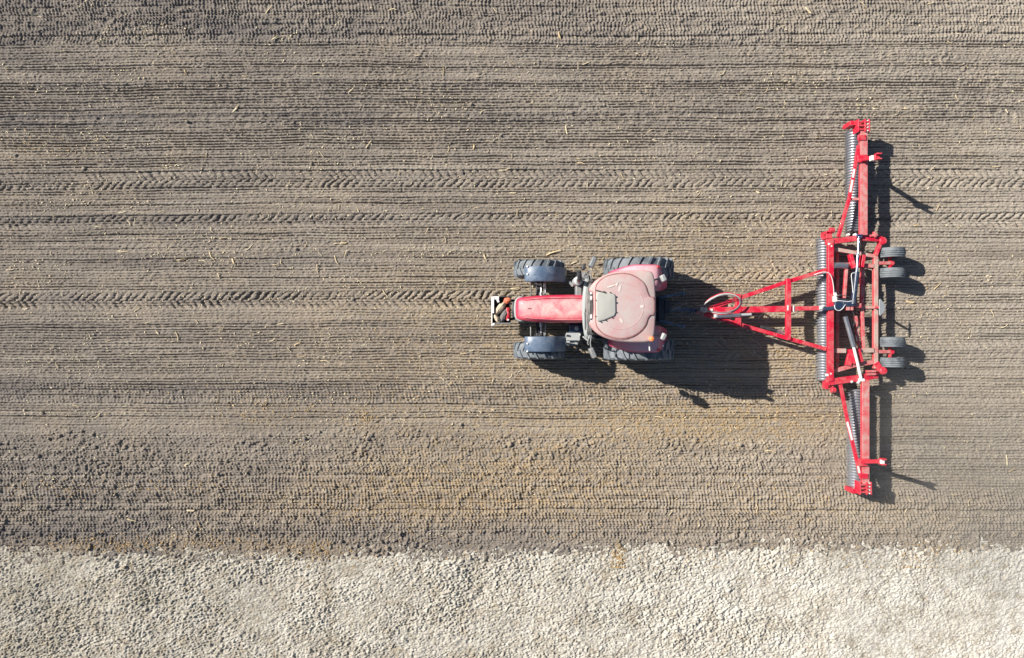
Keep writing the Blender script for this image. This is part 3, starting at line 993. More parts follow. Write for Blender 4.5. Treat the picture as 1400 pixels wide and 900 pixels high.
# dark recess with work lamps under the front lip
mb = MB()
mb.box((1.935, TC, 2.60), (.05, 1.0, .10))
mb.box((1.928, TC, 2.66), (.05, .94, .06))
vis = mb.build('front_visor', M['dark'], tractor, bevel=.01)
for yy in (.36, .22, -.22, -.36):
    b = MB()
    b.box((1.905, TC + yy, 2.675), (.045, .10, .075))
    b.build('work_lamp', M['lens'], vis, bevel=.012)

for o in (roof,):
    o.location.z += 0.12

# rear mudguards
for sd in (1, -1):
    mb = MB()
    rows = []
    for k, a in enumerate((152, 142, 130, 118, 106, 94, 82, 74, 70, 40.1, 40)):
        x, z = RWX + .985 * math.cos(R(a)), .895 + .985 * math.sin(R(a))
        if k > 8:                                         # steep back plate
            x, z = RWX + .34 + (k - 8) * .14, 1.81 - (k - 8) * .17
            a = 40
        dn = Vector((-math.cos(R(a)), 0, -math.sin(R(a))))
        yo = 1.11 - (.10 if k == 10 else .03 if k == 9 else 0) - max(0, (a - 110)) * .0035
        yi = .44 + (.10 if k == 10 else .03 if k == 9 else 0)
        mid = (yo + yi) / 2
        rows.append([Vector((x, TC + sd * yi, z)), Vector((x, TC + sd * mid, z + .012)), Vector((x, TC + sd * (yo - .06), z)), Vector((x, TC + sd * (yo - .02), z)) + dn * .016, Vector((x, TC + sd * yo, z)) + dn * .055, Vector((x, TC + sd * (yo + .003), z)) + dn * .10])
    x, z = rows[-1][0].x, rows[-1][0].z
    rows.append([p + Vector((.02, 0, -.06)) for p in rows[-1]])
    mb.grid_sheet(rows)
    g = mb.build('rear_mudguard', M['red'], tractor, smooth=45, solid=.012)
    b = MB()
    b.box((3.70, TC + sd * 1.05, 1.82), (.09, .07, .05), 0, .5)
    b.build('tail_lamp', M['imp_red'], g, bevel=.015)
    b = MB()
    b.box((3.85, TC + sd * .95, 1.645), (.07, .055, .012), 0, .88)
    b.build('sticker', M['white'], g)
    # work lamps on the rear roof corners
    b = MB()
    b.tube([(3.36, TC + sd * .62, 2.56), (3.48, TC + sd * .68, 2.60), (3.60, TC + sd * .70, 2.68)], .02, 8)
    b.tube([(3.50, TC + sd * .685, 2.61), (3.62, TC + sd * .56, 2.60)], .014, 8)
    lampo = b.build('lamp_arm', M['midgrey'], tractor)
    b = MB()
    b.box((3.625, TC + sd * .70, 2.71), (.10, .16, .12), sd * .45, .3)
    b.build('work_lamp', M['grey'], lampo, bevel=.02)

# beacon
bx = P(890, 463.5, 2.88)
mb = MB()
mb.tube([(bx.x - .09, bx.y + .03, 2.66), (bx.x, bx.y, 2.68), (bx.x, bx.y, 2.76)], .016, 8)
mb.lathe([(2.75, .06), (2.79, .065)], (bx.x, bx.y, 0), 'Z', 18)
bar = mb.build('beacon_bracket', M['grey'], tractor)
mb = MB()
mb.lathe([(2.792, .058), (2.84, .066), (2.90, .064), (2.935, .05), (2.948, .028), (2.953, .004)], (bx.x, bx.y, 0), 'Z', 22)
mb.build('beacon', M['amber'], bar, smooth=60)
bar.location.z += 0.10
mb = MB()
a0 = P(887.5, 470, 2.60)
mb.tube([(a0.x, a0.y + .03, 2.58), (a0.x - .003, a0.y - .10, 2.66), (a0.x - .008, a0.y - .17, 2.70)], .016, 8)
mb.build('antenna', M['white'], tractor)

# mirrors
for sd in (1, -1):
    mb = MB()
    mb.tube([(1.93, TC + sd * .66, 2.50), (1.90, TC + sd * .86, 2.52), (1.94, TC + sd * 1.08, 2.50)], .016, 8)
    mb.tube([(1.92, TC + sd * .68, 2.05), (1.88, TC + sd * .88, 2.10), (1.86, TC + sd * .90, 2.45)], .016, 8)
    arm = mb.build('mirror_arm', M['midgrey'], tractor)
    b = MB()
    b.box((1.955, TC + sd * 1.10, 2.50), (.12, .26, .30), sd * R(-24))
    b.build('mirror', M['midgrey'], arm, bevel=.03, seg=3)
    b = MB()
    b.box((1.75, TC + 1.00, 2.36) if sd > 0 else (1.97, TC - 1.07, 2.18), (.09, .15, .18), sd * R(-10))
    b.build('wide_angle_mirror', M['dark'], arm, bevel=.025, seg=3)

# exhaust on the right-hand side
mb = MB()
ex = Vector((1.675, TC + .70, 0))
mb.lathe([(1.25, .09), (1.28, .115), (1.82, .115), (1.86, .07), (2.02, .06)], ex, 'Z', 22)
exo = mb.build('exhaust_muffler', M['grey'], tractor, smooth=40)
mb = MB()
mb.tube(spline([ex + Vector((0, 0, 1.98)), ex + Vector((0, 0, 2.22)), ex + Vector((-.015, .05, 2.34)), ex + Vector((-.045, .20, 2.42))], 5), .058, 14)
mb.build('exhaust_pipe', M['dark'], exo, smooth=50)
mb = MB()
mb.box((1.72, TC + .42, 1.38), (.17, .36, .30))
mb.tube([(1.60, TC + .60, 1.2), (1.52, TC + .74, .95)], .04, 10)
mb.build('air_intake', M['midgrey'], tractor, bevel=.03)
mb = MB()
mb.box((1.86, TC + .82, 1.05), (.26, .28, .42))
mb.box((1.90, TC + .86, 1.30), (.12, .14, .10))
mb.tube([(1.80, TC + .80, 1.30), (1.90, TC + .92, 1.36), (1.98, TC + .82, 1.30)], .02, 8)
mb.build('battery_box', M['midgrey'], tractor, bevel=.02)
# fuel tank and steps on the left-hand side
mb = MB()
mb.box((1.70, TC - .50, .92), (.42, .26, .50))
mb.build('fuel_tank', M['dark_blue'], tractor, bevel=.05, seg=3)
mb = MB()
for k, (yy, zz) in enumerate(((-.72, 1.16), (-.79, .86), (-.86, .56))):
    mb.box((1.60, TC + yy, zz), (.36, .20, .025))
for xx in (1.42, 1.78):
    mb.beam((xx, TC - .66, 1.26), (xx, TC - .93, .50), .03, .05)
mb.build('cab_steps', M['grey'], tractor, bevel=.006)
mb = MB()
mb.tube(spline([(1.86, TC - .72, 1.20), (1.93, TC - .80, 1.55), (1.92, TC - .78, 2.0), (1.93, TC - .68, 2.15)], 5), .018, 8)
mb.lathe([(1.19, .055), (1.22, .06), (1.24, .03)], (1.69, TC - .50, 0), 'Z', 14)
mb.build('grab_rail', M['grey'], tractor)
mb = MB()
mb.box((2.06, TC - .70, 1.28), (.24, .16, .20))
mb.box((2.20, TC - .72, 1.05), (.30, .14, .34))
mb.build('tool_box', M['dark'], tractor, bevel=.02)

# three-point linkage and drawbar
for sd in (1, -1):
    mb = MB()
    mb.beam((3.80, TC + sd * .30, .62), (4.62, TC + sd * .44, .56), .06, .11)
    mb.beam((3.85, TC + sd * .30, 1.18), (4.20, TC + sd * .37, 1.20), .06, .09)
    mb.tube([(4.18, TC + sd * .37, 1.18), (4.25, TC + sd * .38, .60)], .026, 8)
    mb.lathe([(-.05, .055), (.05, .055)], (4.63, TC + sd * .44, .56), 'Y', 14)
    mb.build('lift_arm', M['plastic'], tractor, bevel=.01)
mb = MB()
mb.tube([(3.92, TC, 1.12), (4.45, TC + .05, 1.00)], .035, 10)
mb.tube([(4.08, TC, 1.085), (4.28, TC + .03, 1.04)], .05, 10)
mb.build('top_link', M['midgrey'], tractor)
mb = MB()
mb.beam((3.60, TC, .48), (5.02, TC, .48), .10, .05)
mb.box((4.95, TC, .535), (.16, .15, .06))
mb.build('drawbar', M['plastic'], tractor, bevel=.008)
mb = MB()
mb.box((3.92, TC, 1.02), (.20, .56, .40))
mb.box((4.05, TC + .05, 1.20), (.12, .36, .10))
for k in range(6):
    mb.lathe([(0, .022), (.09, .022)], (4.09, TC - .16 + .075 * k, 1.16), 'X', 8)
mb.build('rear_hitch_block', M['dark'], tractor, bevel=.015)
rnd = random.Random(3)
for k in range(6):
    y0 = TC - .16 + .075 * k
    mb = MB()
    ye = TC + .04 - .02 * k
    sag = rnd.uniform(-.12, .02)
    mb.tube(spline([(4.16, y0, 1.16), (4.40, y0 + rnd.uniform(-.12, .12), 1.12 + sag), (4.75, y0 * .5 + ye * .5 + rnd.uniform(-.14, .14), .92 + sag), (5.05, ye, .80), (5.22, ye, .80)], 6), .014, 7)
    mb.build('hydraulic_hose', M['hose'] if k % 3 else M['dark_blue'], tractor)
mb = MB()
mb.tube(spline([(4.05, TC - .33, 1.15), (4.25, TC - .40, 1.13), (4.5, TC - .33, 1.0), (4.72, TC - .35, .9)], 6), .012, 7)
mb.build('light_cable', M['hose'], tractor)
mb = MB()
mb.tube(spline([(4.05, TC + .33, 1.15), (4.25, TC + .44, 1.13), (4.48, TC + .50, 1.05), (4.65, TC + .42, .95)], 6), .012, 7)
mb.build('light_cable', M['hose'], tractor)

# things lying in the carrier -----------------------------------------------------
rnd = random.Random(11)


def lump(name, mat, c, r, label, cat, rot=0.0, jit=.10, nu=16, nv=10):
    mb_ = MB()
    mb_.ball((0, 0, 0), r, nu, nv, jit, rnd)
    o = mb_.build(name, mat, None, smooth=75)
    o.location = c
    o.rotation_euler = (0, 0, rot)
    sub_ = o.modifiers.new('soft', 'SUBSURF')
    sub_.levels = sub_.render_levels = 1
    return tag(o, label, cat)


lump('sack', M['sack'], (-.33, TC + .03, .72), (.25, .105, .15), 'beige crumpled sack lying in the open carrier at the tractor nose', 'sack', R(48), .13)
lump('sack', M['sack'], (-.41, TC - .24, .72), (.16, .075, .15), 'small pale cloth bundle in the front corner of the tractor carrier', 'sack', R(-52), .14)
lump('sack', M['greysack'], (-.22, TC - .16, .70), (.26, .10, .13), 'dark grey crumpled sack beside the beige one in the tractor carrier', 'sack', R(65), .12)
lump('cloth', M['orange'], (-.13, TC + .24, .74), (.12, .09, .09), 'orange cloth bunched in the rear corner of the tractor carrier', 'cloth', .3, .16)
can = thing('fuel_can', 'dark red fuel can standing in the tractor carrier beside the grey sack', 'can', (-.105, TC - .12, .575))
mb = MB()
mb.box((-.105, TC - .12, .69), (.11, .36, .23))
mb.build('body', M['redcan'], can, bevel=.03, seg=3)
mb = MB()
mb.tube(spline([(-.105, TC - .23, .80), (-.105, TC - .20, .845), (-.105, TC - .06, .845), (-.105, TC - .03, .80)], 4), .014, 8)
mb.build('handle', M['imp_red'], can)
mb = MB()
mb.lathe([(.795, .026), (.83, .026)], (-.11, TC - .275, 0), 'Z', 12)
mb.build('cap', M['white'], can)

# ------------------------------------------------------------------ the folding ring roller
roller = thing('field_roller', 'wide red folding ring roller hitched behind the tractor', 'field roller', (9.0, .5, 0))
ZF = .60                                                  # frame centre height


def rbeam(name, mat, segs, w, h, z=ZF, bevel=.008, parent=roller):
    mb_ = MB()
    for a, b in segs:
        p = P(a[0], a[1], a[2] if len(a) > 2 else z)
        q = P(b[0], b[1], b[2] if len(b) > 2 else z)
        mb_.beam(p, q, w, h)
    return mb_.build(name, mat, parent, bevel=bevel)


# drawbar frame
rbeam('drawbar_beam', M['imp_red'], [((963, 424, .54), (1076, 385.5, .61)), ((1076, 385.5, .61), (1129, 369.5, .62))], .105, .10)
rbeam('drawbar_beam', M['imp_red'], [((963, 430, .54), (1060, 458, .60)), ((1060, 458, .60), (1129, 477.5, .62))], .105, .10)
mid = rbeam('centre_beam', M['imp_red'], [((975, 424.5, .56), (1079, 422.5, .60))], .165, .14)
rbeam('centre_beam_end', M['imp_red'], [((1079, 422.3, .60), (1122, 421.5, .61))], .115, .11)
rbeam('beam_flange', M['white'], [((1083, 422.3, .605), (1084.5, 422.3, .605))], .16, .155)
rbeam('cross_beam', M['imp_red'], [((1077.5, 381, .64), (1077.5, 465, .64))], .13, .12)
rbeam('front_cross_plate', M['imp_red'], [((1009, 402.5, .60), (1009, 446, .60))], .15, .10)
rbeam('beam_label', M['white'], [((1076.3, 421, .705), (1078, 421, .705))], .14, .006, bevel=0)
mb = MB()
p = P(966, 426, .52)
mb.extrude([(p.x - .16, p.y - .05), (p.x + .05, p.y - .17), (p.x + .42, p.y - .22), (p.x + .42, p.y + .22), (p.x + .05, p.y + .15), (p.x - .16, p.y + .05)], .49, .53)
mb.box((p.x - .20, p.y, .51), (.20, .09, .07))
mb.lathe([(.44, .05), (.58, .05)], (p.x - .24, p.y, 0), 'Z', 14)
mb.build('hitch_plate', M['imp_half'], roller, bevel=.006)
rbeam('hitch_label', M['white'], [((971.5, 424, .655), (974.5, 424, .655))], .07, .006, bevel=0)
mb = MB()
mb.tube([P(981, 432.3, .66), P(1012, 430.8, .66)], .055, 14)
jk = mb.build('jack_leg', M['steel'], roller)
mb = MB()
mb.tube([P(1012, 430.8, .66), P(1027, 430, .66)], .038, 12)
mb.build('jack_screw', M['grey'], jk)
mb = MB()
mb.lathe([(-.05, .065), (.05, .065)], P(979, 432.5, .66), 'Y', 12)
mb.build('jack_pivot', M['grey'], jk)
mb = MB()
mb.tube([P(1040, 447, .50), P(1062, 453, .50)], .05, 12)
mb.build('stand_tube', M['dark'], roller)
mb = MB()
mb.tube([P(1062, 453, .50), P(1071, 455.5, .50)], .056, 12)
mb.build('stand_collar', M['steel'], roller)
# looped hoses at the hitch
for k, (dz, dr, mt) in enumerate(((0.0, 0.0, 'hose_white'), (.03, -1.3, 'midgrey'), (-.03, 1.4, 'imp_red'))):
    mb = MB()
    pts = [(961, 418, .66), (970, 410 - dr, .78), (984, 403.2 - dr, .86), (998, 402 - dr, .88), (1009 + dr, 406, .88), (1013 + dr, 412, .86), (1010 + dr, 420, .82), (1000, 426.5 + dr, .78), (988, 428.6 + dr, .74), (976, 427.5 + dr, .70), (962, 423, .66)]
    mb.tube(spline([P(a, b, c + dz) for a, b, c in pts], 6), .012, 8)
    mb.build('looped_hose', M[mt], roller)

# centre frame
rbeam('front_beam', M['imp_red'], [((1135, 328, .68), (1135, 521, .68))], .145, .13)
rbeam('rear_beam', M['imp_dusty'], [((1196.5, 350, .54), (1196.5, 504, .54))], .115, .12)
rbeam('shaft_guard', M['imp_half'], [((1145, 342, .40), (1145, 506, .40))], .075, .06)
fa = rbeam('frame_arm', M['imp_red'], [((1129, 331.5, .66), (1176, 325.5, .66)), ((1176, 325.5, .655), (1202, 327, .60))], .15, .12)
fb = rbeam('frame_arm', M['imp_red'], [((1129, 523, .66), (1178, 516.5, .66)), ((1178, 516.5, .655), (1199, 513, .60))], .17, .12)
rbeam('inner_arm', M['imp_dusty'], [((1141, 341, .56), (1197, 351, .55))], .10, .09)
rbeam('inner_arm', M['imp_half'], [((1141, 507, .57), (1168, 499.5, .56)), ((1168, 499.5, .56), (1195, 495, .55))], .11, .09)
rbeam('cross_tube', M['imp_dusty'], [((1139, 479.5, .59), (1156, 479.8, .59))], .125, .10)
rbeam('cross_tube', M['imp_dusty'], [((1175, 479, .58), (1194, 479, .57))], .125, .10)
rbeam('cross_tube', M['imp_half'], [((1157, 362, .57), (1194, 364, .56))], .11, .10)
rbeam('lift_tube', M['imp_half'], [((1157, 366, .58), (1154, 408, .60))], .08, .08)
rbeam('long_tube', M['imp_half'], [((1179, 366, .56), (1178, 420, .56)), ((1178, 420, .56), (1180, 476, .56))], .09, .09)
rbeam('long_tube', M['imp_half'], [((1170, 432, .56), (1172, 462, .56)), ((1172, 462, .56), (1176, 478, .55))], .075, .08)
rbeam('centre_tie', M['imp_dusty'], [((1174, 420.5, .58), (1196, 420.5, .58))], .075, .08)
mb = MB()
mb.tube([P(1141, 363, .62), P(1158, 363.3, .62)], .085, 16)
mb.build('levelling_cylinder', M['steel'], roller)
for segs in ([((1162, 348, .64), (1167, 367, .66)), ((1180, 349, .64), (1177, 366, .66))], [((1161, 478, .64), (1168, 497, .64)), ((1172, 477, .64), (1177, 495, .64))]):
    for sg_ in segs:
        rbeam('gusset_plate', M['imp_red'], [sg_], .09, .16)
rbeam('gusset_plate', M['imp_red'], [((1159, 500, .62), (1163, 484, .62))], .16, .08)

# hinges at the rear corners
for a, b, c, d in ((1201, 327, 1205.5, 330), (1200, 503, 1206, 507)):
    mb = MB()
    p, q = P(a, b, .58), P(c, d, .58)
    mb.lathe([(.48, .09), (.50, .105), (.66, .105), (.69, .08)], (q.x, q.y, 0), 'Z', 18)
    mb.beam(p, q, .17, .14)
    mb.build('corner_hinge', M['imp_red'], roller, bevel=.006)
rbeam('hinge_link', M['imp_red'], [((1203, 333, .57), (1196.5, 350, .56))], .09, .12)
rbeam('hinge_link', M['imp_red'], [((1197, 496, .58), (1203, 505, .58))], .15, .10)
for sg_ in (((1184, 508, .68), (1197, 507.5, .68)), ((1184, 512, .68), (1197, 511.5, .68)), ((1188, 323, .68), (1199, 321, .70)), ((1195, 317, .70), (1196, 325, .70))):
    rbeam('hinge_bracket', M['imp_half'], [sg_], .06, .10)
for a, b in ((1160, 321), (1169, 321), (1164, 522), (1173, 523), (1133, 334), (1136, 337), (1131, 513), (1135, 511), (1183, 321), (1181, 521)):
    p = P(a, b, .70)
    mb = MB()
    mb.lathe([(.64, .035), (.735, .035), (.75, .02)], (p.x, p.y, 0), 'Z', 8)
    mb.build('hinge_pin', M['plate'], roller)
for a, b, dy in ((1132, 322, -1), (1134, 527, 1)):
    mb = MB()
    p = P(a, b, .55)
    mb.box((p.x - .02, p.y, .50), (.16, .20, .34))
    mb.lathe([(-.06, .075), (.06, .075)], (p.x + .05, p.y - dy * .12, .66), 'X', 14)
    mb.box((p.x - .07, p.y - dy * .05, .62), (.18, .05, .10), .3)
    mb.build('roller_bearing', M['imp_red'], roller, bevel=.01)


def ring_roller(cx, y0, y1, rad=.25, pitch=.0745):
    n_ = int(round((y1 - y0) / pitch))
    p_ = (y1 - y0) / n_
    prof = [(y0, .03), (y0, rad * .66)]
    for i in range(n_):
        a = y0 + i * p_
        k = rad * (1 + .012 * math.sin(i * 7.3))
        prof += [(a + p_ * .16, rad * .70), (a + p_ * .40, k * .965), (a + p_ * .50, k), (a + p_ * .60, k * .965), (a + p_ * .84, rad * .70)]
    prof += [(y1, rad * .66), (y1, .03)]
    mb_ = MB()
    mb_.lathe(prof, (cx, 0, rad - .015), 'Y', 36)
    o = mb_.build('ring_roller', M['ring'], roller, smooth=42)
    m2 = MB()
    m2.lathe([(y0 - .10, .035), (y1 + .10, .035)], (cx, 0, rad - .015), 'Y', 12)
    m2.build('axle_shaft', M['dark'], o)
    return o


ring_roller(8.61, (450 - 521) / 49.8, (450 - 325) / 49.8)
ring_roller(9.42, (450 - 318) / 49.8, (450 - 178.5) / 49.8)
ring_roller(9.47, (450 - 666) / 49.8, (450 - 532) / 49.8)

# wings: (beam ends, brace bend points, post, cap)
WINGS = (
    dict(sg=1, beam=((1180, 322), (1180, 178)), brace=((1146, 324), (1161.5, 270), (1174, 199)), link=((1162, 272.5), (1178, 272.5)), post=(1179, 217.5), tip=(9.27, 4.37), cap=(1178, 181)),
    dict(sg=-1, beam=((1182.5, 519), (1182.5, 662)), brace=((1149, 526), (1160, 582), (1176, 650)), link=None, post=(1180, 632), tip=(9.39, -3.36), cap=(1178, 659)),
)
for wg in WINGS:
    sg = wg['sg']
    (a, b), (c, d) = wg['beam']
    wb = rbeam('wing_beam', M['imp_half'], [((a, b, .725), (c, d, .725))], .195, .125, bevel=.012)
    mb = MB()
    q = P(c, d, .74)
    for dx in (-.16, .02, .13):
        mb.box((q.x + dx, q.y + sg * .10, .68), (.035, .34, .30))
    for k in range(3):
        mb.box((q.x, q.y + sg * (.0 + .10 * k), .80), (.30, .045, .05))
    mb.box((q.x - .24, q.y + sg * .20, .50), (.18, .12, .44))
    mb.box((q.x - .06, q.y - sg * .22, .79), (.22, .14, .05))
    mb.build('end_bracket', M['imp_red'], wb, bevel=.008)
    for k in range(4):
        mb = MB()
        mb.lathe([(.77, .018), (.845, .018)], (q.x + .08, q.y + sg * (-.04 + .09 * k), 0), 'Z', 6)
        mb.build('bolt', M['plate'], wb)
    pts = wg['brace']
    mb = MB()
    for k in range(len(pts) - 1):
        mb.beam(P(*pts[k], .72), P(*pts[k + 1], .717), .085, .07)
    br = mb.build('wing_brace', M['imp_red'], roller, bevel=.006)
    DEC = ((1162.5, 263, 1165.5, 246), (1166, 243, 1168, 231)) if sg > 0 else ((1158.3, 577, 1160, 584), (1160.3, 584, 1165, 602), (1173, 637, 1175, 647))
    for d0, d1, d2, d3 in DEC:
        mb = MB()
        mb.beam(P(d0, d1, .757), P(d2, d3, .756), .058, .006)
        mb.build('pale_decal', M['white'], br)
    if wg['link']:
        rbeam('brace_link', M['imp_half'], [((*wg['link'][0], .70), (*wg['link'][1], .70))], .07, .05)
    mb = MB()
    p = P(*wg['post'], .78)
    tip = Vector((*wg['tip'], 1.72))
    mb.beam(p + Vector((0, 0, -.05)), tip, .10, .10)
    mb.box((p.x - .02, p.y, .79), (.26, .20, .10))
    po = mb.build('support_post', M['imp_red'], wb, bevel=.008)
    mb = MB()
    mb.box(tip + Vector((.01, .065, .04)), (.13, .035, .16))
    mb.box(tip + Vector((.01, -.065, .04)), (.13, .035, .16))
    mb.box(tip + Vector((.01, 0, -.01)), (.12, .12, .07))
    mb.build('post_fork', M['imp_red'], po, bevel=.006)
    mb = MB()
    if sg > 0:
        mb.box(tip + Vector((-.035, 0, -.13)), (.115, .125, .13))
    else:
        mb.box(tip + Vector((-.01, 0, .05)), (.09, .10, .07))
    mb.build('reflector', M['white'], po, bevel=.004)

# folding cylinders
mb = MB()
mb.tube([P(1174.3, 324, .76), P(1171.2, 374, .80)], .036, 12)
mb.lathe([(-.07, .05), (.07, .05)], P(1174.3, 322.5, .76), 'X', 12)
rd = mb.build('piston_rod', M['chrome'], roller)
mb = MB()
mb.tube([P(1171.4, 372, .80), P(1166.5, 416, .82)], .068, 16)
mb.build('folding_cylinder', M['dark_blue'], roller)
mb = MB()
mb.tube([P(1155.5, 433, .80), P(1167, 474, .78)], .062, 16)
mb.build('folding_cylinder', M['steel'], roller)
mb = MB()
mb.tube([P(1167, 474, .78), P(1172, 494, .77), P(1177.5, 519, .75)], .040, 12)
mb.lathe([(-.07, .05), (.07, .05)], P(1177.5, 520, .75), 'X', 12)
mb.build('piston_rod', M['white'], roller)
mb = MB()
mb.tube([P(1160.5, 434, .74), P(1168, 466, .73)], .035, 10)
mb.build('hose_sleeve', M['dark'], roller)
# manifold in the middle of the frame
mb = MB()
mb.beam(P(1125, 422.5, .72), P(1152, 420, .74), .10, .10)
mb.box(P(1147, 417.5, .76), (.26, .20, .12))
mb.box(P(1160, 415, .78), (.34, .16, .12))
mb.build('valve_block', M['dark_blue'], roller, bevel=.012)
mb = MB()
mb.box(P(1158.5, 420.5, .76), (.10, .16, .10))
mb.box(P(1164, 419.5, .76), (.07, .20, .10))
mb.box(P(1172.5, 418, .70), (.16, .12, .12))
mb.build('cylinder_mount', M['imp_half'], roller, bevel=.008)
mb = MB()
mb.lathe([(-.05, .06), (.06, .06)], P(1122, 421.5, .64), 'X', 14)
mb.build('beam_collar', M['plate'], roller)
HOSES = (
    ('hose_white', [(1113, 376, .72), (1121, 373, .78), (1129, 372.3, .80), (1135.5, 376, .80), (1139, 388, .78), (1140.3, 402, .77), (1142, 411, .78)]),
    ('hose_white', [(1142, 411, .80), (1150, 411.5, .84), (1160, 412.5, .84), (1166, 409, .84), (1165.5, 392, .84), (1164, 377, .85), (1166, 373.5, .84), (1170, 373.5, .84)]),
    ('hose_white', [(1141, 417, .82), (1142, 422.5, .84), (1147, 424.8, .84), (1152, 422, .84), (1156, 416, .83), (1161, 412, .80)]),
    ('dark_blue', [(1143, 397, .78), (1145, 407, .80), (1153, 409.5, .84), (1162, 411, .84)]),
    ('hose', [(1165, 424, .76), (1169, 437, .74), (1166, 449, .72), (1170, 460, .72), (1171.5, 466, .73), (1168, 471, .76)]),
    ('hose', [(1143, 405, .84), (1150, 403.5, .90), (1160, 406, .90), (1165, 411, .84)]),
)
for mt, pts in HOSES:
    mb = MB()
    mb.tube(spline([P(*p) for p in pts], 6), (.0105 if mt != 'hose' else .011), 8)
    mb.build('hydraulic_hose', M[mt], roller)
mb = MB()
mb.box(P(1141.5, 409, .78), (.10, .16, .09))
mb.box(P(1142, 403, .79), (.07, .10, .08), .4)
mb.build('hose_clamp', M['plate'], roller, bevel=.015)

# rear marker plate
mb = MB()
c = P(1206, 420.5, 1.0)
hexp = [(-.105, .20), (-.06, .225), (.09, .09), (.10, 0), (.09, -.09), (-.06, -.225), (-.105, -.20)]
mb.extrude([(c.x + a, c.y + b) for a, b in hexp], .99, 1.005)
for v in mb.v:
    v.z += (v.x - c.x) * -.5
pl = mb.build('marker_plate', M['plate'], roller, bevel=.004)
mb = MB()
mb.beam(P(1197, 420.5, .58), Vector((c.x - .07, c.y, 1.0)), .05, .05)
mb.build('plate_bracket', M['imp_half'], roller)

# transport wheels, carried clear of the soil
for px, py in ((1218.5, 346), (1218.5, 373.5), (1218.5, 467.5), (1218.5, 495)):
    c = P(px, py, .49)
    w, rr = .265, .355
    prof = [(-w * .36, .19), (-w * .5, .235), (-w * .5, .275), (-w * .47, .312)]
    for k in range(5):
        y = -w * .40 + k * w * .2
        prof += [(y - w * .075, rr - .003 + (-.024 if k in (0, 4) else -.005 if k in (1, 3) else 0)), (y + w * .065, rr - .003 + (-.024 if k in (0, 4) else -.005 if k in (1, 3) else 0))]
        if k < 4:
            prof += [(y + w * .08, rr - .026), (y + w * .12, rr - .026)]
    prof += [(w * .47, .312), (w * .5, .275), (w * .5, .235), (w * .36, .19)]
    mb = MB()
    mb.lathe(prof, c, 'Y', 40, True)
    ty = mb.build('transport_tyre', M['rubber_clean'], roller, smooth=28)
    mb = MB()
    mb.lathe([(-w * .36, .195), (-w * .30, .17), (-w * .12, .12), (-w * .12, .04), (w * .12, .04), (w * .12, .12), (w * .30, .17), (w * .36, .195), (w * .2, .185), (-w * .2, .185)], c, 'Y', 28, True)
    mb.build('rim', M['imp_red'], ty)
for ya, ym, yb in ((346, 360, 373.5), (467.5, 481, 495)):
    mb = MB()
    mb.beam(P(1196, ym, .54), P(1219, ym, .50), .09, .09)
    mb.build('wheel_arm', M['imp_half'], roller, bevel=.008)
    mb = MB()
    mb.beam(P(1216.5, ya + 2, .49), P(1216.5, yb - 2, .49), .07, .07)
    mb.lathe([(-.05, .07), (.05, .07)], P(1218.5, ym, .50), 'Z', 14)
    mb.build('wheel_axle', M['imp_red'], roller, bevel=.008)

# ------------------------------------------------------------------ straw on the soil
def straw_mesh(kind, rnd_):
    """a bent, hollow-looking stalk piece or a curled husk, unit length along x"""
    mb_ = MB()
    if kind == 'stalk':
        bend = rnd_.uniform(-.12, .12)
        kink = rnd_.uniform(-.1, .1)
        pts = [(-.5, 0, 0), (-.22, bend * .7, .02), (.1, bend, .03), (.34, bend * .5 + kink, .02), (.5, kink, 0)]
        mb_.tube(pts, .055, 6, .035)
        mb_.ball((-.22, bend * .7, .02), (.06, .07, .07), 6, 4)
    else:
        rows_ = []
        cv = rnd_.uniform(.1, .3)
        for i in range(7):
            t = -0.5 + i / 6
            wv = .085 * (1 - (2 * t) ** 2) ** .6 + .015
            yc_ = cv * (t * t) * rnd_.uniform(.8, 1.2)
            rows_.append([Vector((t, yc_ - wv, .05)), Vector((t, yc_, .0 + .10 * math.sin(i))), Vector((t, yc_ + wv, .07))])
        mb_.grid_sheet(rows_)
    return mb_


protos = {'stalk': [], 'husk': []}
rnd = random.Random(5)
PT = {}
STRAW_GROUP = {'stalk': 'straw stalks scattered over the field', 'husk': 'dry husks scattered over the field'}
STRAW_LABEL = {'stalk': 'short pale straw stalk lying loose on the ridged soil', 'husk': 'pale curled dry husk lying loose on the ridged soil'}


def place_straw(kind, px, py, length, ang, v):
    key = (kind, v)
    x, y = (px - 700) / 49.0, (450 - py) / 49.0
    if key not in PT:
        o = straw_mesh(kind, rnd).build('straw_stalk' if kind == 'stalk' else 'dry_husk', M['straw'], None, smooth=60, solid=0.0 if kind == 'stalk' else 0.02)
        tag(o, STRAW_LABEL[kind], 'straw' if kind == 'stalk' else 'husk', STRAW_GROUP[kind])
        PT[key] = o
    else:
        o = PT[key].copy()
        COL.objects.link(o)
    c_, s_ = math.cos(ang) * length * .35, math.sin(ang) * length * .35
    z0, z1 = ground_z(x - c_, y - s_), ground_z(x + c_, y + s_)
    zm = max((z0 + z1) / 2, ground_z(x, y))
    pitch = -math.atan2(z1 - z0, length * .7)
    o.location = (x, y, zm + .012)
    o.rotation_euler = (rnd.uniform(-.3, .3), pitch, ang)
    wfac = 1.0 if kind == 'stalk' else .9
    o.scale = (length, length * wfac * rnd.uniform(.8, 1.3), length * .8)
    return o


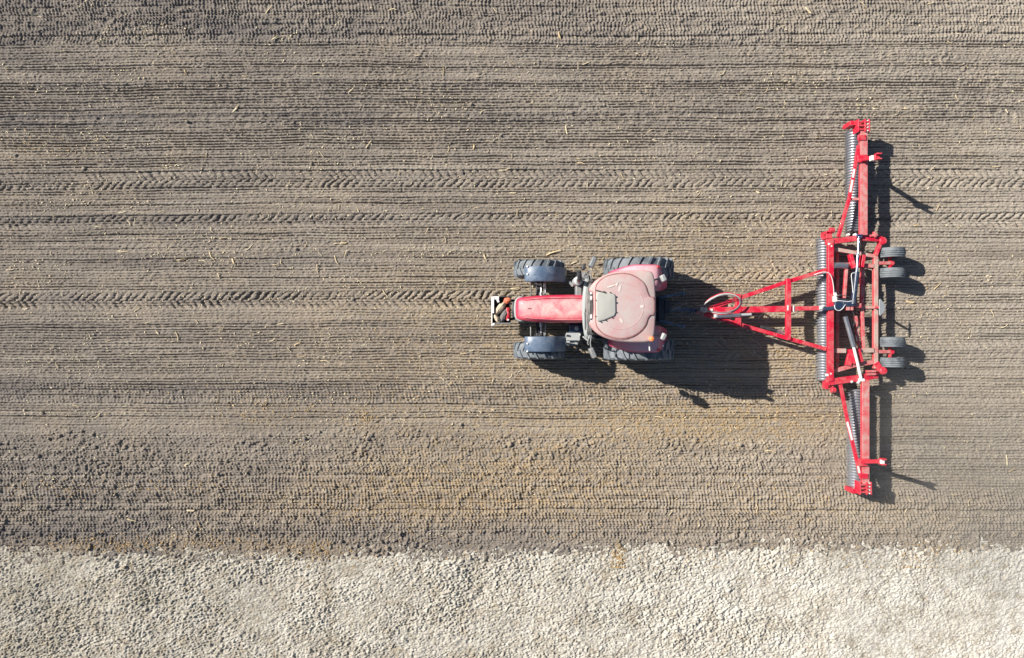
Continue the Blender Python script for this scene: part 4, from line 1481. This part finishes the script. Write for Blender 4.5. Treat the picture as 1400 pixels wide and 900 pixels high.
TILES = {
    (0, 0): [(135, 47, 18, 50), (1100, 42, 36, 40), (755, 295, 26, -70), (1000, 310, 26, -10), (1295, 302, 42, 5), (30, 285, 22, -35), (430, 568, 24, -50), (962, 445, 36, 50), (825, 636, 26, 0), (841, 625, 22, 80), (205, 535, 22, 70),
             (68, 797, 20, 0), (515, 605, 14, 0), (1340, 655, 18, 20), (1310, 630, 26, -55), (500, 868, 24, 5), (660, 860, 22, 10), (1125, 160, 30, 30), (605, 185, 30, 20), (55, 585, 16, 20), (40, 398, 22, -10), (372, 515, 14, -15), (1270, 555, 18, -60), (1380, 845, 22, 80), (470, 810, 18, -20)],
    (465, 0): [(215, 43, 30, 8), (285, 50, 22, 10), (892, 148, 34, -75), (970, 268, 30, 88), (1002, 262, 26, 15), (420, 292, 30, 88), (50, 362, 34, 42), (700, 258, 22, -30), (188, 402, 12, 0), (925, 528, 34, 89), (118, 590, 32, 48), (607, 577, 22, -25), (545, 600, 24, 88),
               (670, 692, 40, 4), (980, 665, 30, -6), (1155, 720, 34, -50), (1010, 760, 26, 85), (705, 787, 26, 2), (340, 853, 20, 0), (720, 865, 24, 85), (632, 45, 22, -55), (580, 456, 24, 40), (660, 658, 16, 10), (555, 850, 20, 5), (1280, 572, 20, -25), (1262, 535, 22, 20), (375, 640, 18, 60), (315, 228, 22, -8), (475, 333, 18, 10), (1178, 310, 16, 0)],
    (930, 0): [(740, 25, 34, -50), (1015, 18, 26, 5), (515, 50, 34, -45), (1095, 172, 20, -35), (350, 370, 22, 50), (325, 442, 30, 3), (422, 425, 30, 86), (1125, 400, 28, -60), (1325, 447, 30, -75), (513, 650, 24, 85), (1285, 680, 30, 5), (75, 790, 28, 50), (310, 780, 28, -50),
               (170, 300, 26, 30), (580, 330, 20, -40), (360, 860, 22, 50), (1040, 595, 20, -30), (1195, 480, 18, 60), (1385, 525, 24, 85), (250, 385, 24, 10), (490, 790, 18, 20), (1180, 358, 18, 5), (560, 562, 18, 10), (90, 605, 24, 85)],
    (0, 295): [(45, 220, 30, 5), (862, 165, 36, -65), (825, 185, 34, -8), (950, 185, 28, -65), (1148, 185, 26, 85), (1125, 200, 26, 3), (1295, 215, 30, 86), (1370, 180, 34, -70), (892, 245, 26, -75), (722, 492, 34, -72), (905, 460, 26, 45), (605, 438, 22, 10), (1140, 442, 30, 3), (1212, 522, 28, 25),
               (1180, 547, 28, -50), (1225, 572, 36, -12), (1325, 593, 36, -5), (100, 378, 26, 0), (400, 45, 24, 0), (910, 92, 30, 5), (1020, 130, 26, 40), (500, 145, 36, -5), (210, 155, 18, -70), (1095, 105, 20, 0), (865, 60, 24, -70), (522, 30, 26, -60), (548, 22, 28, 80), (560, 385, 26, 30), (740, 180, 36, 12), (232, 608, 22, -60), (1375, 115, 26, 0), (990, 575, 20, 5)],
    (465, 295): [(870, 155, 56, 12), (590, 172, 34, -70), (25, 155, 26, 60), (185, 318, 32, -55), (497, 265, 30, -5), (75, 265, 30, -35), (715, 298, 38, 5), (430, 525, 20, -5), (503, 563, 24, 0), (322, 562, 16, 0), (735, 630, 22, 35), (405, 645, 22, -30), (700, 800, 26, 10), (1238, 712, 26, 20),
                 (1300, 825, 36, -20), (1140, 868, 26, 20), (955, 190, 30, 30), (300, 240, 16, -45), (470, 210, 16, -50), (1085, 75, 18, 10), (940, 55, 26, -50), (15, 112, 26, 5), (1055, 70, 22, 85)],
    (930, 295): [(330, 408, 30, 40), (380, 205, 22, -65), (1097, 190, 28, -65), (935, 352, 32, -10), (1318, 450, 30, 25), (1266, 400, 26, -75), (1045, 290, 32, 40), (282, 70, 22, -60), (962, 40, 26, 20), (1030, 350, 18, 0), (175, 505, 26, -40), (290, 490, 22, 40), (1075, 330, 18, 10), (1170, 200, 18, -30), (500, 470, 20, 50), (455, 100, 22, -50)],
    (930, 560): [(310, 400, 34, 86), (365, 170, 40, -3), (625, 415, 36, 5), (920, 415, 30, 45), (935, 373, 26, -30), (1330, 205, 36, 85), (1350, 245, 30, 30), (530, 220, 20, -40), (1172, 375, 22, 75), (1112, 345, 24, -10), (302, 548, 26, 0), (1100, 468, 16, 20)],
    (0, 560): [(765, 222, 30, 35), (850, 228, 22, 80), (355, 150, 24, 20), (820, 328, 20, -60), (1145, 330, 20, 20), (780, 410, 30, -3), (540, 450, 34, -20), (1150, 378, 22, 50), (400, 25, 30, 40), (1030, 398, 26, -45), (850, 455, 22, 50)],
}
cnt = 0
for (ox, oy), lst in TILES.items():
    for tx, ty_, ln, an in lst:
        px, py = ox + tx / 2.979, oy + ty_ / 2.979
        kind = 'husk' if (cnt % 5 == 2 and ln > 22) else 'stalk'
        place_straw(kind, px, py, ln / 2.979 / 49.0 * 1.12, R(an), cnt % 7)
        cnt += 1
while cnt < 285:
    px, py = rnd.uniform(4, 1396), rnd.uniform(6, 735)
    if (680 < px < 925 and 350 < py < 500) or (1110 < px < 1240 and 165 < py < 680):
        continue
    place_straw('husk' if rnd.random() < .15 else 'stalk', px, py, rnd.uniform(.10, .19), rnd.uniform(0, PI), cnt % 7)
    cnt += 1


def litter(name, mat, n_, picker, size, label, cat):
    mb_v, mb_f = [], []
    for _ in range(n_):
        px, py = picker()
        x, y = (px - 700) / 49.0, (450 - py) / 49.0
        L = rnd.uniform(*size)
        W = L * rnd.uniform(.14, .42)
        a = rnd.uniform(0, PI)
        ca, sa = math.cos(a), math.sin(a)
        z = ground_z(x, y) + rnd.uniform(.004, .012)
        tx, tz = rnd.uniform(-.3, .3), rnd.uniform(-.3, .3)
        o = len(mb_v)
        for u, v, w_ in ((-.5, -.5, 0), (.5, -.4, 0), (.45, .5, 0), (-.5, .45, 0), (-.45, -.4, 1), (.45, -.35, 1), (.4, .4, 1), (-.4, .4, 1)):
            du, dv = u * L, v * W
            mb_v.append((x + du * ca - dv * sa, y + du * sa + dv * ca, z + du * tx + dv * tz + w_ * W * .5))
        mb_f += [tuple(o + k for k in f) for f in ((3, 2, 1, 0), (4, 5, 6, 7), (0, 1, 5, 4), (1, 2, 6, 5), (2, 3, 7, 6), (3, 0, 4, 7))]
    me = bpy.data.meshes.new(name)
    me.from_pydata(mb_v, [], mb_f)
    me.materials.append(mat)
    o = bpy.data.objects.new(name, me)
    COL.objects.link(o)
    return tag(o, label, cat, kind='stuff')


CLUMPS = [(rnd.uniform(0, 1400), rnd.uniform(40, 735), rnd.uniform(15, 60), rnd.uniform(4, 14)) for _ in range(75)]


def pick_straw():
    if rnd.random() < .4:
        return rnd.uniform(-40, 1440), rnd.uniform(-20, 742)
    if rnd.random() < .35:
        return rnd.gauss(720, 330), rnd.gauss(400, 90)
    c_ = rnd.choice(CLUMPS)
    return rnd.gauss(c_[0], c_[2]), min(740, rnd.gauss(c_[1], c_[3]))


ORANGE = [(620, 655, 90, 26, 5), (700, 690, 90, 22, 3), (1000, 580, 70, 12, 4), (940, 572, 50, 9, 2), (1080, 675, 50, 14, 2), (220, 742, 60, 6, 2.2), (140, 745, 30, 4, 1.2), (400, 748, 30, 6, .8), (440, 752, 8, 6, .8), (845, 764, 4, 8, 1.2), (60, 668, 60, 5, .7), (260, 665, 50, 5, .8),
          (470, 560, 60, 12, 1.2), (370, 562, 30, 8, .8), (500, 572, 6, 5, .6), (1180, 750, 70, 6, 1.0), (1300, 752, 20, 6, .6), (480, 700, 60, 6, .9), (30, 200, 40, 8, .5), (900, 470, 120, 40, 1.6), (1060, 470, 50, 30, 1.2), (1230, 780, 30, 6, .3), (700, 768, 240, 5, .7), (960, 365, 80, 14, .5)]
OW = [o[4] for o in ORANGE]


def pick_orange():
    c_ = rnd.choices(ORANGE, OW)[0]
    return rnd.gauss(c_[0], c_[2] * 1.5), min(775, rnd.gauss(c_[1], c_[3] * 1.5))


litter('straw_litter', M['straw'], 8500, pick_straw, (.022, .066), 'fine pale straw crumbs strewn over the ridged soil', 'straw litter')
litter('chaff_litter', M['chaff'], 5200, pick_orange, (.022, .070), 'orange brown chaff strewn in patches over the soil', 'chaff')

# loose clods, mostly on the cloddy strip and along the crust edge
mb = MB()
for _ in range(900):
    t = rnd.random()
    if t < .4:
        px, py = rnd.uniform(-30, 1150), rnd.gauss(606, 14)
    elif t < .75:
        px, py = rnd.uniform(-30, 1430), rnd.gauss(743, 7)
    else:
        px, py = rnd.uniform(-30, 1430), rnd.uniform(0, 735)
    x, y = (px - 700) / 49.0, (450 - py) / 49.0
    r_ = rnd.uniform(.014, .034) if rnd.random() < .85 else rnd.uniform(.035, .06)
    mb.ball((x, y, ground_z(x, y) + r_ * .2), (r_, r_ * rnd.uniform(.7, 1.1), r_ * rnd.uniform(.6, .9)), 7, 5, .16, rnd)
o = mb.build('soil_clods', M['soil'], None, smooth=25)
tag(o, 'loose dark soil clods scattered over the field', 'clods', kind='stuff')

# dust drifting off the lower wing
m = bpy.data.materials.new('drifting_dust')
m.use_nodes = True
nt = m.node_tree
nt.nodes.clear()
out = nt.nodes.new('ShaderNodeOutputMaterial')
vol = nt.nodes.new('ShaderNodeVolumePrincipled')
vol.inputs['Color'].default_value = (0.86, 0.82, 0.74, 1)
vol.inputs['Anisotropy'].default_value = 0.2
co = coords(nt, 'Generated')
sep = nt.nodes.new('ShaderNodeSeparateXYZ')
nt.links.new(co, sep.inputs[0])
den = None
for i, pw in ((0, 1.0), (1, 1.0)):
    t = math_node(nt, 'MULTIPLY', sep.outputs[i], math_node(nt, 'SUBTRACT', 1.0, sep.outputs[i]))
    t = math_node(nt, 'MULTIPLY', t, 4.0, True)
    den = t if den is None else math_node(nt, 'MULTIPLY', den, t)
den = math_node(nt, 'MULTIPLY', den, math_node(nt, 'SUBTRACT', 1.0, sep.outputs[2], True))
nz = noise_node(nt, coords(nt, 'Object'), 0.42, 3, 0.6, 0.8)
den = math_node(nt, 'MULTIPLY', den, ramp_node(nt, nz, [(0.36, 0.05), (0.66, 1.0)]))
nt.links.new(math_node(nt, 'MULTIPLY', den, DUST_DENSITY), vol.inputs['Density'])
nt.links.new(vol.outputs[0], out.inputs['Volume'])
mb = MB()
mb.box((12.2, -4.2, 1.0), (9.6, 9.0, 2.4))
o = mb.build('dust_cloud', m, None, smooth=0)
tag(o, 'thin pale dust drifting over the soil behind the roller', 'dust', kind='stuff')

# ------------------------------------------------------------------ light, sky, camera
SUN_EL = R(34.9)
SUN_DIR = Vector((1.31, -0.58, -1.0)).normalized()        # direction the light travels
sun = bpy.data.lights.new('sun', 'SUN')
sun.energy = 4.9
sun.angle = R(0.53)
sun.color = (1.0, 0.93, 0.83)
so = bpy.data.objects.new('sun', sun)
COL.objects.link(so)
so.location = (-20, 9, 16)
so.rotation_euler = SUN_DIR.to_track_quat('-Z', 'Y').to_euler()

w = bpy.data.worlds.new('World')
SC.world = w
w.use_nodes = True
nt = w.node_tree
nt.nodes.clear()
out = nt.nodes.new('ShaderNodeOutputWorld')
bg = nt.nodes.new('ShaderNodeBackground')
sky = nt.nodes.new('ShaderNodeTexSky')
sky.sky_type = 'NISHITA'
sky.sun_disc = False
sky.sun_elevation = SUN_EL
sky.sun_rotation = math.atan2(-1.31, 0.58)                # compass bearing of the sun, from +Y towards +X
sky.air_density = 1.0
sky.dust_density = 1.0
sky.ozone_density = 1.2
bg.inputs['Strength'].default_value = 0.05
nt.links.new(sky.outputs[0], bg.inputs[0])
nt.links.new(bg.outputs[0], out.inputs[0])

cam = bpy.data.cameras.new('camera')
cam.sensor_width = 36.0
cam.sensor_fit = 'HORIZONTAL'
cam.lens = 36.0 * FPX / 1400.0
cam.clip_end = 3000
co_ = bpy.data.objects.new('camera', cam)
COL.objects.link(co_)
co_.location = (0, 0, CAM_H)
co_.rotation_euler = (0, 0, 0)
SC.camera = co_

SC.view_settings.view_transform = 'Standard'
SC.view_settings.look = 'None'
SC.view_settings.exposure = 0.84
SC.view_settings.gamma = 1.0
SC.view_settings.use_curve_mapping = False
